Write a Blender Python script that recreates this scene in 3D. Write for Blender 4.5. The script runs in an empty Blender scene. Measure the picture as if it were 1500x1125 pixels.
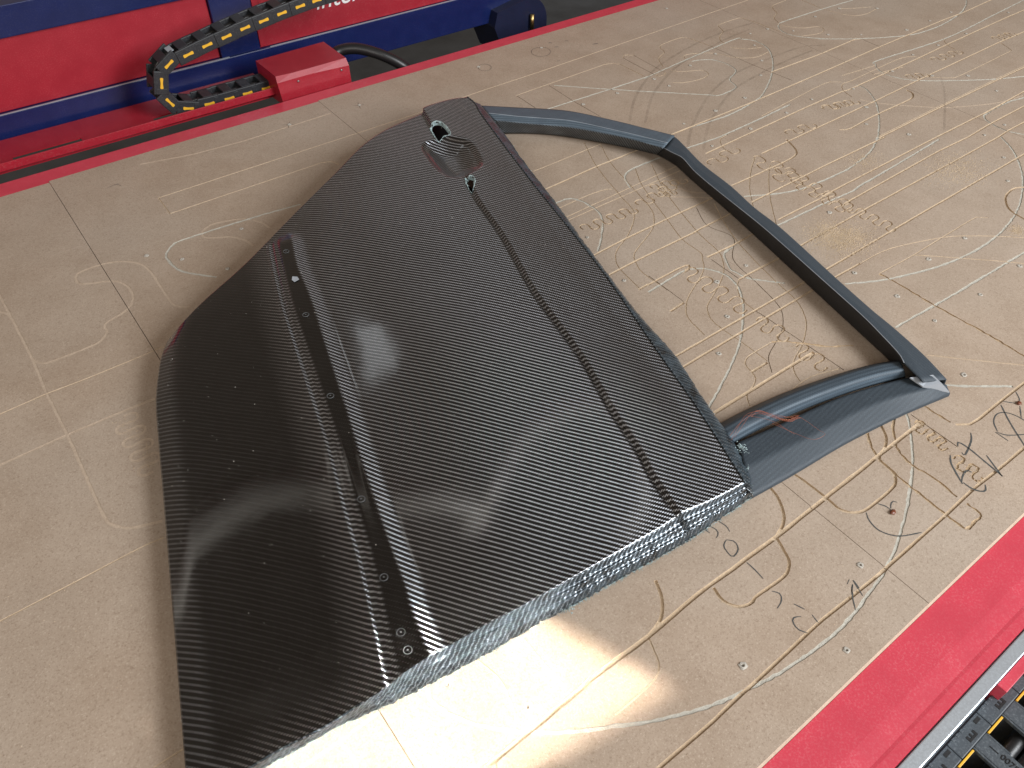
import bpy, bmesh, math, random
import numpy as np
from mathutils import Vector, Matrix
from mathutils.geometry import delaunay_2d_cdt
random.seed(7); rng = np.random.default_rng(7)
sc = bpy.context.scene
C = sc.collection

# ------------------------------------------------------------------ camera
cam_d = bpy.data.cameras.new('camera'); cam = bpy.data.objects.new('camera', cam_d); C.objects.link(cam)
RIGHT = Vector((0.79895929, -0.60114855, 0.01686599)); DOWN = Vector((-0.42336567, -0.58215172, -0.694162)); FWD = Vector((0.42711305, 0.5474667, -0.71962119))
M = Matrix((RIGHT, -DOWN, -FWD)).transposed().to_4x4(); M.translation = (0, 0, 0.8)
cam.matrix_world = M
cam_d.sensor_fit = 'HORIZONTAL'; cam_d.sensor_width = 36.0; cam_d.lens = 1135.46 / 1500 * 36.0
cam_d.clip_start = 0.02; cam_d.clip_end = 60
sc.camera = cam

# ------------------------------------------------------------------ light
world = bpy.data.worlds.new('World'); sc.world = world; world.use_nodes = True
bg = world.node_tree.nodes['Background']; bg.inputs[0].default_value = (0.205, 0.165, 0.132, 1); bg.inputs[1].default_value = 1.0

def area(name, loc, target, sx, sy, watts, col, spread=180):
    l = bpy.data.lights.new(name, 'AREA'); l.shape = 'RECTANGLE'; l.size = sx; l.size_y = sy; l.energy = watts; l.color = col
    l.spread = math.radians(spread)
    o = bpy.data.objects.new(name, l); C.objects.link(o); o.location = loc
    o.rotation_euler = (Vector(target) - Vector(loc)).to_track_quat('-Z', 'Y').to_euler()
    return o
area('workshop_window_light', (2.1, -2.4, 2.1), (0.8, 0.6, 0), 1.5, 1.9, 215, (0.94, 0.97, 1.0))
area('left_fill_light', (-2.6, -1.9, 2.4), (0.3, 0.9, 0), 2.6, 2.0, 80, (1.0, 0.96, 0.90))  # added fill lamp behind camera left, lifts the shadows on that side
area('far_skylight', (0.755, 1.88, 1.36), (0.36, 0.83, 0.07), 0.13, 0.24, 0.13, (0.92, 0.97, 1.0))
# sunlight falling through a pane, a narrow beam
sun_dir = Vector((-0.645, 0.513, -0.562)).normalized()
patch = Vector((0.126, 0.298, 0))
sb = area('sunbeam_light', patch - sun_dir * 2.4, patch, 0.235, 0.165, 0.80, (1.0, 0.91, 0.80), 1.1)
ex = Vector((-0.97, 0.15, 0)); ex = (ex - ex.dot(sun_dir) * sun_dir).normalized(); ey = (-sun_dir).cross(ex)
sb.rotation_euler = Matrix((ex, ey, -sun_dir)).transposed().to_euler()
sc.view_settings.view_transform = 'Standard'; sc.view_settings.look = 'None'; sc.view_settings.exposure = 0.0; sc.view_settings.gamma = 1.0

# ------------------------------------------------------------------ materials
class NT:
    def __init__(s, name):
        s.m = bpy.data.materials.new(name); s.m.use_nodes = True; s.t = s.m.node_tree
        for n in list(s.t.nodes): s.t.nodes.remove(n)
        s.out = s.t.nodes.new('ShaderNodeOutputMaterial')
    def n(s, kind, **kw):
        o = s.t.nodes.new('ShaderNode' + kind)
        for k, v in kw.items(): setattr(o, k, v)
        return o
    def put(s, sock, v):
        if v is None: return
        if hasattr(v, 'is_output') or isinstance(v, bpy.types.NodeSocket): s.t.links.new(v, sock)
        else: sock.default_value = v
    def math(s, op, a, b=None, c=None, clamp=False):
        o = s.n('Math', operation=op, use_clamp=clamp); s.put(o.inputs[0], a); s.put(o.inputs[1], b); s.put(o.inputs[2], c); return o.outputs[0]
    def mixc(s, f, a, b, mode='MIX'):
        o = s.n('Mix', data_type='RGBA', blend_type=mode); s.put(o.inputs[0], f); s.put(o.inputs[6], a); s.put(o.inputs[7], b); return o.outputs[2]
    def noise(s, vec, scale, detail=3, rough=.55, w=None):
        o = s.n('TexNoise'); s.put(o.inputs['Vector'], vec); o.inputs['Scale'].default_value = scale; o.inputs['Detail'].default_value = detail; o.inputs['Roughness'].default_value = rough; return o.outputs[0]
    def ramp(s, f, lo, hi, a=0.0, b=1.0):
        o = s.n('MapRange', clamp=True); s.put(o.inputs[0], f); o.inputs[1].default_value = lo; o.inputs[2].default_value = hi; o.inputs[3].default_value = a; o.inputs[4].default_value = b; return o.outputs[0]
    def bump(s, h, dist, strength=1.0, nrm=None):
        o = s.n('Bump'); o.inputs['Strength'].default_value = strength; o.inputs['Distance'].default_value = dist; s.put(o.inputs['Height'], h); s.put(o.inputs['Normal'], nrm); return o.outputs[0]
    def bsdf(s, **kw):
        o = s.n('BsdfPrincipled')
        for k, v in kw.items(): s.put(o.inputs[k.replace('_', ' ')], v)
        return o
    def done(s, sh):
        s.t.links.new(sh, s.out.inputs[0]); return s.m
def c4(*c): return (c[0], c[1], c[2], 1.0)

def m_plain(name, col, rough=.5, metallic=0.0, var=.12, scale=30, bump=0.0, coat=0.0, dust=0.0, dustcol=(.55, .5, .45)):
    t = NT(name); v = t.n('TexCoord').outputs['Object']
    nz = t.noise(v, scale, 4); nf = t.noise(v, max(scale * 9, 420), 4, .65)
    f = t.ramp(nz, .3, .7, 1 - var, 1 + var)
    colr = t.mixc(1.0, c4(*col), None, 'MULTIPLY'); mul = colr.node; cc = t.n('CombineColor'); 
    for i in range(3): t.put(cc.inputs[i], f)
    t.put(mul.inputs[7], cc.outputs[0])
    out = colr
    if dust: out = t.mixc(t.math('MULTIPLY', t.math('MULTIPLY', t.ramp(nf, .50, .78), t.ramp(nz, .35, .7, .3, 1.3)), dust), colr, c4(*dustcol))
    b = t.bsdf(Base_Color=out, Roughness=t.ramp(nf, .3, .7, rough * .85, min(1, rough * 1.15)), Metallic=metallic, Coat_Weight=coat, Coat_Roughness=.15)
    if bump: t.put(b.inputs['Normal'], t.bump(nf, bump, .6))
    return t.done(b.outputs[0])

def m_mdf():
    t = NT('mdf_board'); v = t.n('TexCoord').outputs['Object']
    big = t.noise(v, 2.2, 3, .5); mid = t.noise(v, 14, 5, .62); fine = t.noise(v, 210, 5, .75); grain = t.noise(v, 520, 3, .65)
    base = t.mixc(t.ramp(mid, .32, .7), c4(.365, .280, .210), c4(.435, .345, .268))
    base = t.mixc(t.math('MULTIPLY', t.ramp(big, .42, .66), .5), base, c4(.42, .36, .30))      # thin dust film
    base = t.mixc(t.math('MULTIPLY', t.ramp(fine, .54, .70), .50), base, c4(.21, .145, .10))
    base = t.mixc(t.math('MULTIPLY', t.ramp(grain, .57, .70), .60), base, c4(.58, .49, .39))
    base = t.mixc(t.math('MULTIPLY', t.ramp(grain, .42, .32), .55), base, c4(.20, .14, .095))
    mp = t.n('Mapping'); t.put(mp.inputs[0], v); mp.inputs['Scale'].default_value = (1.0, 5.0, 1.0); mp.inputs['Rotation'].default_value = (0, 0, .6)
    scr = t.noise(mp.outputs[0], 26, 6, .75)
    base = t.mixc(t.math('MULTIPLY', t.ramp(scr, .60, .72), .22), base, c4(.53, .45, .36))
    h = t.math('ADD', t.math('MULTIPLY', fine, .6), t.math('MULTIPLY', grain, .5))
    b = t.bsdf(Base_Color=base, Roughness=.72, Normal=t.bump(h, .0007, .6)); b.inputs['Specular IOR Level'].default_value = .3
    return t.done(b.outputs[0])
def m_groove(name, c1, c2, bump=.0012):
    t = NT(name); v = t.n('TexCoord').outputs['Object']
    a = t.noise(v, 120, 4, .7); g = t.noise(v, 600, 3, .7)
    base = t.mixc(t.ramp(a, .35, .65), c4(*c1), c4(*c2)); base = t.mixc(t.math('MULTIPLY', t.ramp(g, .5, .7), .4), base, c4(*(min(1, x * 1.35) for x in c2)))
    b = t.bsdf(Base_Color=base, Roughness=.9, Normal=t.bump(t.math('ADD', a, g), bump, .8)); b.inputs['Specular IOR Level'].default_value = .15
    return t.done(b.outputs[0])

def m_carbon(name, ang, tow=.00202, gain=.42, coat=1.0, coat_rough=.05, dust=.007, tint=(1, 1, 1), rough=.30, aniso=.96, weft=.05, dustcol=(.60, .58, .54), tang3d=None, uv='weave'):
    """2x2 twill cloth: tows as anisotropic fibres under clear resin"""
    t = NT(name)
    uvn = t.n('UVMap'); uvn.uv_map = uv
    objv = t.n('TexCoord').outputs['Object']
    wob = t.n('TexNoise'); t.put(wob.inputs['Vector'], objv); wob.inputs['Scale'].default_value = 5.0; wob.inputs['Detail'].default_value = 2
    vm = t.n('VectorMath', operation='SUBTRACT'); t.put(vm.inputs[0], wob.outputs[1]); vm.inputs[1].default_value = (.5, .5, .5)
    vs = t.n('VectorMath', operation='SCALE'); t.put(vs.inputs[0], vm.outputs[0]); vs.inputs[3].default_value = .007
    va = t.n('VectorMath', operation='ADD'); t.put(va.inputs[0], uvn.outputs[0]); t.put(va.inputs[1], vs.outputs[0])
    sp = t.n('SeparateXYZ'); t.put(sp.inputs[0], va.outputs[0]); x, y = sp.outputs[0], sp.outputs[1]
    ca, sa = math.cos(ang) / tow, math.sin(ang) / tow
    u = t.math('ADD', t.math('MULTIPLY', x, ca), t.math('MULTIPLY', y, sa)); w = t.math('SUBTRACT', t.math('MULTIPLY', y, ca), t.math('MULTIPLY', x, sa))
    i = t.math('FLOOR', u); j = t.math('FLOOR', w); fu = t.math('SUBTRACT', u, i); fw = t.math('SUBTRACT', w, j)
    def mod4(a): return t.math('FLOORED_MODULO', a, 4.0)
    warp = t.math('LESS_THAN', mod4(t.math('ADD', i, j)), 2.0)           # 1 where the warp tow lies on top
    s1 = t.math('MULTIPLY', mod4(t.math('ADD', u, j)), .5)               # along the warp float 0..1
    s2 = t.math('SUBTRACT', t.math('MULTIPLY', mod4(t.math('ADD', w, i)), .5), 1.0)
    def arch(a): return t.math('MULTIPLY', t.math('MULTIPLY', a, t.math('SUBTRACT', 1.0, a)), 4.0)
    hw = t.math('MULTIPLY', arch(s1), t.math('MAXIMUM', arch(fw), 0.0))
    hf = t.math('MULTIPLY', arch(s2), t.math('POWER', t.math('MAXIMUM', arch(fu), 0.0), .6))
    mx = t.n('Mix', data_type='FLOAT'); t.put(mx.inputs[0], warp); t.put(mx.inputs[2], hf); t.put(mx.inputs[3], hw); h = t.math('MAXIMUM', mx.outputs[0], 0.0)
    # fine filaments vary tow brightness
    tv = t.n('TexWhiteNoise', noise_dimensions='2D'); cb = t.n('CombineXYZ'); t.put(cb.inputs[0], i); t.put(cb.inputs[1], j); t.put(tv.inputs['Vector'], cb.outputs[0])
    lum = t.math('MULTIPLY', t.ramp(h, 0.20, .75, .02, 1.5), t.ramp(tv.outputs[0], 0, 1, .8, 1.15))
    mg = t.n('Mix', data_type='FLOAT'); t.put(mg.inputs[0], warp); mg.inputs[2].default_value = gain * weft; mg.inputs[3].default_value = gain
    lum = t.math('MULTIPLY', lum, mg.outputs[0])
    at = t.n('Attribute'); at.attribute_name = 'resin'; lum = t.math('MULTIPLY', lum, t.math('SUBTRACT', 1.0, t.math('MULTIPLY', at.outputs['Fac'], .95)))  # dims weave: resin in moulding band, painted view-angle darkening on sill panel
    cc = t.n('CombineColor')
    for k in range(3): t.put(cc.inputs[k], t.math('MULTIPLY', lum, tint[k]))
    # rough across the fibre: tangent points across it
    d1 = tang3d[0] if tang3d else (-math.sin(ang), math.cos(ang), 0); d2 = tang3d[1] if tang3d else (math.cos(ang), math.sin(ang), 0)
    tm = t.n('Mix', data_type='VECTOR'); t.put(tm.inputs[0], warp); tm.inputs[4].default_value = d2; tm.inputs[5].default_value = d1
    lvl = t.noise(objv, 9, 3); sm = t.noise(objv, 45, 5, .7); mic = t.noise(objv, 700, 2, .6)
    nrm = t.bump(h, .00022, .22)
    cn = t.bump(lvl, .0016, .35, t.bump(mic, .00004, .5))
    b = t.bsdf(Base_Color=cc.outputs[0], Metallic=1.0, Roughness=rough, Anisotropic=aniso, Tangent=tm.outputs[1], Normal=nrm, Coat_Weight=coat, Coat_Roughness=t.ramp(sm, .35, .75, coat_rough, coat_rough * 2.6), Coat_IOR=1.72)
    t.put(b.inputs['Coat Normal'], cn)
    d = t.n('BsdfDiffuse'); d.inputs[0].default_value = (*dustcol, 1)
    ds = t.n('MixShader'); fac = t.math('MULTIPLY', t.math('ADD', t.math('MULTIPLY', t.ramp(sm, .35, .75), .7), t.math('MULTIPLY', t.ramp(mic, .5, .75), .6)), dust)
    t.put(ds.inputs[0], fac); t.put(ds.inputs[1], b.outputs[0]); t.put(ds.inputs[2], d.outputs[0])
    return t.done(ds.outputs[0])

A0 = math.radians(-6)
MAT = {
 'mdf': m_mdf(),
 'T': m_groove('milled_tan', (.50, .39, .275), (.59, .475, .345)), 't': m_groove('milled_thin', (.50, .395, .28), (.58, .47, .35)),
 'G': m_groove('grey_dust_groove', (.43, .405, .35), (.53, .51, .45)), 'd': m_groove('dark_scored', (.20, .145, .10), (.29, .215, .15)),
 'F': m_groove('faded_groove', (.45, .355, .27), (.52, .42, .325)), 'C': m_groove('crumbled_groove', (.46, .34, .22), (.60, .47, .32), .002),
 'ink': m_plain('marker_ink', (.065, .07, .07), .6), 'red': m_plain('red_paint', (.32, .009, .022), .45, var=.06, coat=.1, dust=.12, dustcol=(.75, .45, .42)),
 'redrail': m_plain('red_rail_paint', (.56, .050, .080), .42, var=.05, coat=.25, dust=.25, dustcol=(.75, .35, .36)),
 'blue': m_plain('blue_paint', (.002, .010, .075), .35, var=.1, coat=.3, dust=.06), 'navy': m_plain('dark_navy_paint', (.006, .010, .035), .45),
 'alu': m_plain('brushed_aluminium', (.62, .68, .74), .32, metallic=.7, var=.03), 'chain': m_plain('black_plastic', (.018, .020, .024), .5, dust=.10),
 'greychain': m_plain('dusty_black_plastic', (.045, .055, .065), .5, dust=.35, dustcol=(.30, .34, .36)), 'yellow': m_plain('yellow_plastic', (.75, .42, .03), .45, var=.05),
 'cable': m_plain('black_cable', (.012, .012, .013), .4), 'brass': m_plain('brass', (.45, .33, .14), .35, metallic=1.0), 'white': m_plain('white_print', (.8, .8, .8), .5, var=.03),
 'steel': m_plain('steel', (.5, .5, .5), .35, metallic=1.0), 'floor': m_plain('workshop_floor', (.085, .10, .115), .6, var=.25, scale=6), 'copper': m_plain('copper_strand', (.42, .13, .07), .4, metallic=.4),
 'fray': m_plain('frayed_glass_fibre', (.36, .46, .47), .7, var=.2), 'chip': m_plain('brown_resin', (.16, .05, .025), .35), 'tape': m_plain('grey_tape', (.35, .38, .42), .6),
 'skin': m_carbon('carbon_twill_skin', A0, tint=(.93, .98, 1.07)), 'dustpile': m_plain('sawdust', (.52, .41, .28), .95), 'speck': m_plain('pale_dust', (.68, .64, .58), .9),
 'hose': m_plain('ribbed_grey_hose', (.85, .80, .72), .5, var=.05), 'imprint': m_plain('dull_imprint', (.10, .105, .11), .45), 'under': m_plain('rough_inner_laminate', (.03, .032, .035), .7), 'screw': m_plain('pale_filler', (.44, .41, .36), .8, var=.2, scale=200), 'hole': m_plain('screw_recess', (.12, .10, .08), .7),
}
MAT['frame'] = m_carbon('carbon_twill_frame', math.radians(45), coat=.15, coat_rough=.35, gain=.5, dust=.75, dustcol=(.085, .125, .165), rough=.5, aniso=.5, weft=.15, tint=(.8, .95, 1.08), tang3d=((.6, .8, 0), (.8, -.6, 0)))
MAT['flange'] = m_carbon('carbon_twill_flange', A0, coat=.5, coat_rough=.16, gain=.30, dust=.5, dustcol=(.15, .205, .25), weft=.08, tint=(.85, .97, 1.08))
MAT['bare'] = m_plain('bare_carbon_peel_ply', (.045, .060, .078), .66, var=.25, scale=40, bump=.0004, dust=.25, dustcol=(.16, .20, .24))
MAT['wall'] = m_carbon('carbon_twill_inner_face', math.radians(80), tow=.0024, coat=.25, coat_rough=.25, gain=.75, dust=.03, rough=.5, aniso=.2, weft=.02, tint=(.94, .98, 1.04), tang3d=((.6, .8, 0), (.8, -.6, 0)))
MAT['darkwall'] = m_plain('dark_inner_laminate', (.016, .017, .019), .5, var=.2, scale=60, bump=.0003)
def m_peel(name, ang, tow, c1, c2, rough=.62):
    t = NT(name); uvn = t.n('UVMap'); uvn.uv_map = 'weave'; o = t.n('TexCoord').outputs['Object']
    sp = t.n('SeparateXYZ'); t.put(sp.inputs[0], uvn.outputs[0]); ca, sa = math.cos(ang) / tow, math.sin(ang) / tow
    u = t.math('ADD', t.math('MULTIPLY', sp.outputs[0], ca), t.math('MULTIPLY', sp.outputs[1], sa)); w = t.math('SUBTRACT', t.math('MULTIPLY', sp.outputs[1], ca), t.math('MULTIPLY', sp.outputs[0], sa))
    m = t.math('LESS_THAN', t.math('FLOORED_MODULO', t.math('ADD', t.math('FLOOR', u), t.math('FLOOR', w)), 4.0), 2.0)
    n = t.noise(o, 30, 5, .65); f = t.noise(o, 800, 3, .6)
    k = t.math('MULTIPLY', m, t.ramp(n, .3, .7, .35, 1.0)); base = t.mixc(k, c4(*c1), c4(*c2)); base = t.mixc(t.math('MULTIPLY', t.ramp(f, .55, .75), .25), base, c4(.22, .26, .29))
    return t.done(t.bsdf(Base_Color=base, Roughness=rough, Normal=t.bump(t.math('ADD', m, f), .0002, .4)).outputs[0])
MAT['frame'] = m_peel('peel_ply_twill_light', math.radians(40), .0026, (.060, .085, .110), (.125, .170, .212)); MAT['bare'] = m_peel('peel_ply_twill_dark', math.radians(25), .0022, (.031, .043, .056), (.041, .057, .073)); MAT['wall'] = m_peel('pillar_inner_twill', math.radians(97), .0021, (.006, .007, .009), (.17, .195, .215), .4); MAT['tube'] = m_peel('peel_ply_twill_ribbed', math.radians(45), .0030, (.045, .066, .088), (.085, .120, .155))
def m_burn():
    t = NT('old_scorch_mark'); v = t.n('TexCoord').outputs['Object']; n = t.noise(v, 30, 4, .7)
    tr = t.n('BsdfTransparent'); d = t.n('BsdfDiffuse'); d.inputs[0].default_value = (.20, .16, .125, 1); m = t.n('MixShader')
    t.put(m.inputs[0], t.ramp(n, .3, .7, .02, .22)); t.put(m.inputs[1], tr.outputs[0]); t.put(m.inputs[2], d.outputs[0]); return t.done(m.outputs[0])
MAT['burn'] = m_burn()

# ------------------------------------------------------------------ helpers
def link(name, me, parent=None, mats=(), smooth=False):
    o = bpy.data.objects.new(name, me); C.objects.link(o)
    for m in mats: me.materials.append(MAT[m])
    if smooth: me.polygons.foreach_set('use_smooth', [True] * len(me.polygons))
    if parent: o.parent = parent
    return o
def empty(name, loc=(0, 0, 0)):
    o = bpy.data.objects.new(name, None); C.objects.link(o); o.location = loc; o.empty_display_size = .05; return o
def tag(o, label=None, cat=None, group=None, kind=None):
    if label: o['label'] = label
    if cat: o['category'] = cat
    if group: o['group'] = group
    if kind: o['kind'] = kind
    return o
def mesh(name, V, F, mi=None):
    me = bpy.data.meshes.new(name); me.from_pydata([tuple(map(float, v)) for v in V], [], F)
    if mi is not None: me.polygons.foreach_set('material_index', mi)
    me.update(); return me
def boxmesh(name, b, bev=.0015):
    bm = bmesh.new(); bmesh.ops.create_cube(bm, size=1.0)
    x0, x1, y0, y1, z0, z1 = b
    bmesh.ops.scale(bm, vec=(x1 - x0, y1 - y0, z1 - z0), verts=bm.verts); bmesh.ops.translate(bm, vec=((x0 + x1) / 2, (y0 + y1) / 2, (z0 + z1) / 2), verts=bm.verts)
    if bev: bmesh.ops.bevel(bm, geom=bm.edges[:], offset=bev, segments=2, affect='EDGES', profile=.6)
    me = bpy.data.meshes.new(name); bm.to_mesh(me); bm.free(); return me
def boxes(name, bl, mat, parent, bev=.0012):
    bm = bmesh.new()
    for b in bl:
        m = boxmesh('tmp', b, bev); bm.from_mesh(m); bpy.data.meshes.remove(m)
    me = bpy.data.meshes.new(name); bm.to_mesh(me); bm.free(); return link(name, me, parent, (mat,))
def catmull(P, per=8):
    P = np.array(P, float); Q = np.vstack([2 * P[0] - P[1], P, 2 * P[-1] - P[-2]]); out = []
    for k in range(1, len(Q) - 2):
        p0, p1, p2, p3 = Q[k - 1:k + 3]
        for t in np.linspace(0, 1, per, endpoint=False):
            out.append(.5 * ((2 * p1) + (p2 - p0) * t + (2 * p0 - 5 * p1 + 4 * p2 - p3) * t * t + (3 * p1 - p0 - 3 * p2 + p3) * t ** 3))
    out.append(P[-1]); return np.array(out)
def resample(pl, n):
    pl = np.array(pl, float); d = np.r_[0, np.cumsum(np.linalg.norm(np.diff(pl, axis=0), axis=1))]; d /= d[-1]; t = np.linspace(0, 1, n)
    return np.stack([np.interp(t, d, pl[:, k]) for k in range(pl.shape[1])], 1)
def step_resample(pl, step):
    L = np.linalg.norm(np.diff(np.array(pl, float), axis=0), axis=1).sum(); return resample(pl, max(2, int(L / step) + 1))
def tube(name, path, rad, mat, parent=None, sides=10, ribs=None, closed_ends=True):
    P = np.array(path, float); n = len(P); T = np.gradient(P, axis=0); T /= np.linalg.norm(T, axis=1)[:, None]
    V, F = [], []
    for k in range(n):
        a = np.cross(T[k], (0, 0, 1)); 
        if np.linalg.norm(a) < 1e-4: a = np.array((1., 0, 0))
        a /= np.linalg.norm(a); b = np.cross(a, T[k]); r = rad(k / (n - 1)) if callable(rad) else rad
        if ribs and k % 2: r *= ribs
        for q in range(sides):
            th = 2 * math.pi * q / sides; V.append(P[k] + r * (math.cos(th) * a + math.sin(th) * b))
    for k in range(n - 1):
        for q in range(sides):
            q2 = (q + 1) % sides; F.append((k * sides + q, k * sides + q2, (k + 1) * sides + q2, (k + 1) * sides + q))
    if closed_ends: F += [tuple(range(sides))[::-1], tuple(range((n - 1) * sides, n * sides))]
    return link(name, mesh(name, V, F), parent, (mat,), True)

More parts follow.
